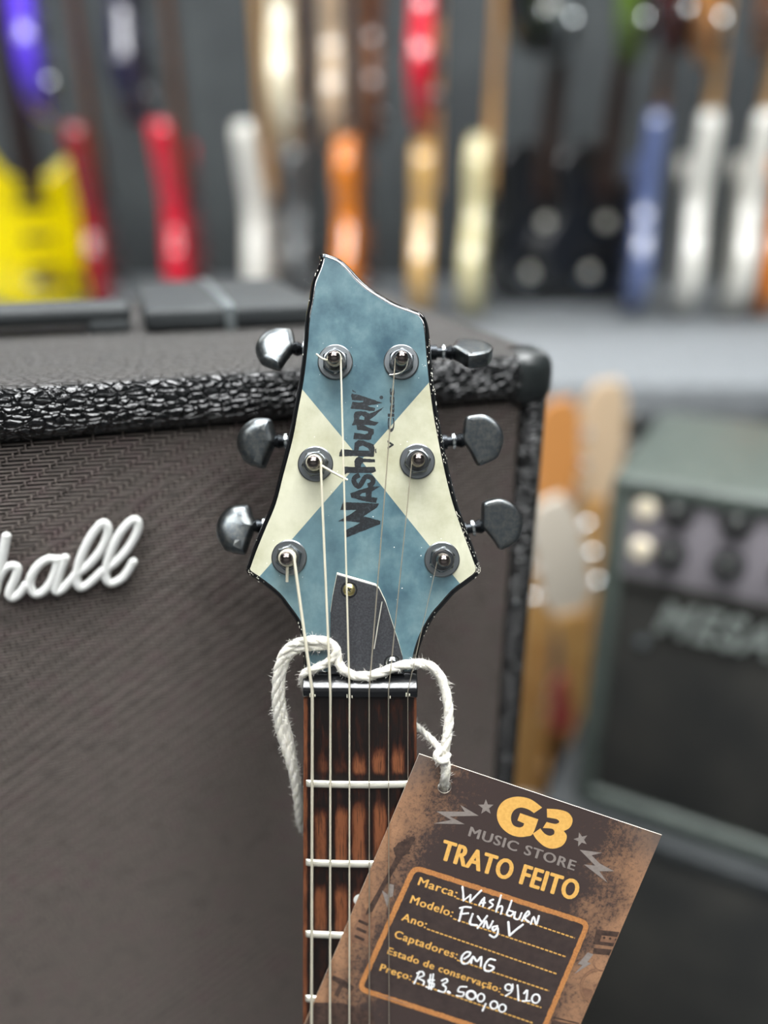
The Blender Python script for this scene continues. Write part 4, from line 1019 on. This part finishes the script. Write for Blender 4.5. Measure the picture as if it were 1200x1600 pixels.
# ------------------------------------------------------------------ white cotton cord
CR = .0018
def P3(px, py, d): return unproj(px, py, d)
CD = thing('cotton_cord', P3(694, 1228, .288), 'white twisted cotton cord looped round the guitar neck, knotted to the price tag', 'cord')
def ply(name, ctrl, R_=CR, pitch=.016, fuzz=240):
    pts = catmull([tuple(P3(*c)) for c in ctrl], 14); P = [Vector(p) for p in pts]
    # resample evenly
    d = [0]
    for i in range(1, len(P)): d.append(d[-1]+(P[i]-P[i-1]).length)
    m = max(8, int(d[-1]/.0006)); Q = []; j = 0
    for i in range(m+1):
        t = d[-1]*i/m
        while j < len(d)-2 and d[j+1] < t: j += 1
        Q.append(P[j].lerp(P[j+1], (t-d[j])/max(1e-9, d[j+1]-d[j])))
    g = G(); prev = None; fr_ = []
    for i in range(m+1):
        t = (Q[min(i+1, m)]-Q[max(i-1, 0)]).normalized()
        a = (Vector((0, 0, 1)) if prev is None else prev); a = a-t*a.dot(t)
        if a.length < 1e-4: a = Vector((1, 0, 0))-t*t.x
        a.normalize(); prev = a; fr_.append((t, a, t.cross(a)))
    for k in range(3):
        st = []
        for i in range(m+1):
            ph = 2*PI*(i*d[-1]/m)/pitch+k*2*PI/3; t, a, b = fr_[i]; st.append(Q[i]+(a*math.cos(ph)+b*math.sin(ph))*R_*.34)
        g.tube(st, [R_*.72*random.uniform(.96, 1.05) for _ in st], 8)
    o = mk(name, g, M_cord, CD, ang=120)
    fz = G()
    for _ in range(fuzz):
        i = random.randrange(1, m); t, a, b = fr_[i]; ph = random.uniform(0, 2*PI); o_ = a*math.cos(ph)+b*math.sin(ph)
        p0 = Q[i]+o_*R_*.85; dr_ = (o_*random.uniform(.2, 1)+t*random.uniform(-1.5, 1.5)+Vector((random.uniform(-.5, .5),)*3)).normalized(); ln = random.uniform(.0006, .0026)
        p1 = p0+dr_*ln*.6; p2 = p1+(dr_+Vector((random.uniform(-.6, .6), random.uniform(-.6, .6), random.uniform(-.6, .6)))).normalized()*ln*.4
        fz.tube([p0, p1, p2], [.00005, .000045, .00002], 3, cap=False)
    mk('fuzz', fz, M_fuzz, o, props={'kind': 'stuff'})
    return o
dc = (card(694, 1228)-CAM).dot(F)
ply('cord_strand', [(694.5, 1229, dc+.007), (694.5, 1222, dc+.0008), (695.5, 1212, dc-.0026), (697, 1198, dc-.0034), (694, 1182, dc-.003), (697, 1160, .2865), (701, 1130, .287), (700, 1100, .2875), (694, 1072, .288), (684, 1051, .288), (668, 1039, .2872), (648, 1037, .2868),
     (622, 1041, .2866), (600, 1049, .2866), (578, 1056, .2866), (556, 1056, .2866), (540, 1049, .2866), (529, 1036, .2866), (526, 1020, .2864), (519, 1007, .2862), (502, 1001, .2862), (482, 1001, .2866), (462, 1006, .2885), (446, 1018, .290), (437, 1038, .2915), (433, 1062, .293), (432, 1090, .295), (434, 1115, .297), (437, 1138, .299), (444, 1163, .301), (453, 1190, .303), (461, 1222, .306), (466, 1255, .310), (472, 1292, .318), (488, 1300, .328)], fuzz=1500)
ply('cord_strand', [(479, 1075, .297), (474, 1064, .2905), (475, 1053, .2880), (490, 1046, .2866), (508, 1037, .2862), (521, 1027, .2858), (526, 1014, .2855), (514, 1009, .2868), (497, 1010, .2872), (478, 1011, .2876), (461, 1017, .2895), (448, 1030, .2915), (441, 1052, .293), (439, 1080, .295), (441, 1104, .297), (446, 1130, .299), (452, 1152, .301), (456, 1178, .303), (461, 1205, .306), (467, 1238, .310), (474, 1270, .320)], R_=.00155, fuzz=1000)
ply('cord_strand', [(640, 1126, .322), (652, 1136, .308), (664, 1146, .300), (678, 1159, .293), (688, 1172, dc-.004), (692, 1184, dc-.0045)], R_=.0013, fuzz=300)
ply('cord_knot', [(697, 1176, dc-.003), (688, 1172, dc-.006), (682, 1180, dc-.0065), (686, 1188, dc-.0065), (696, 1187, dc-.0062), (700, 1179, dc-.004)], R_=.0014, fuzz=80)
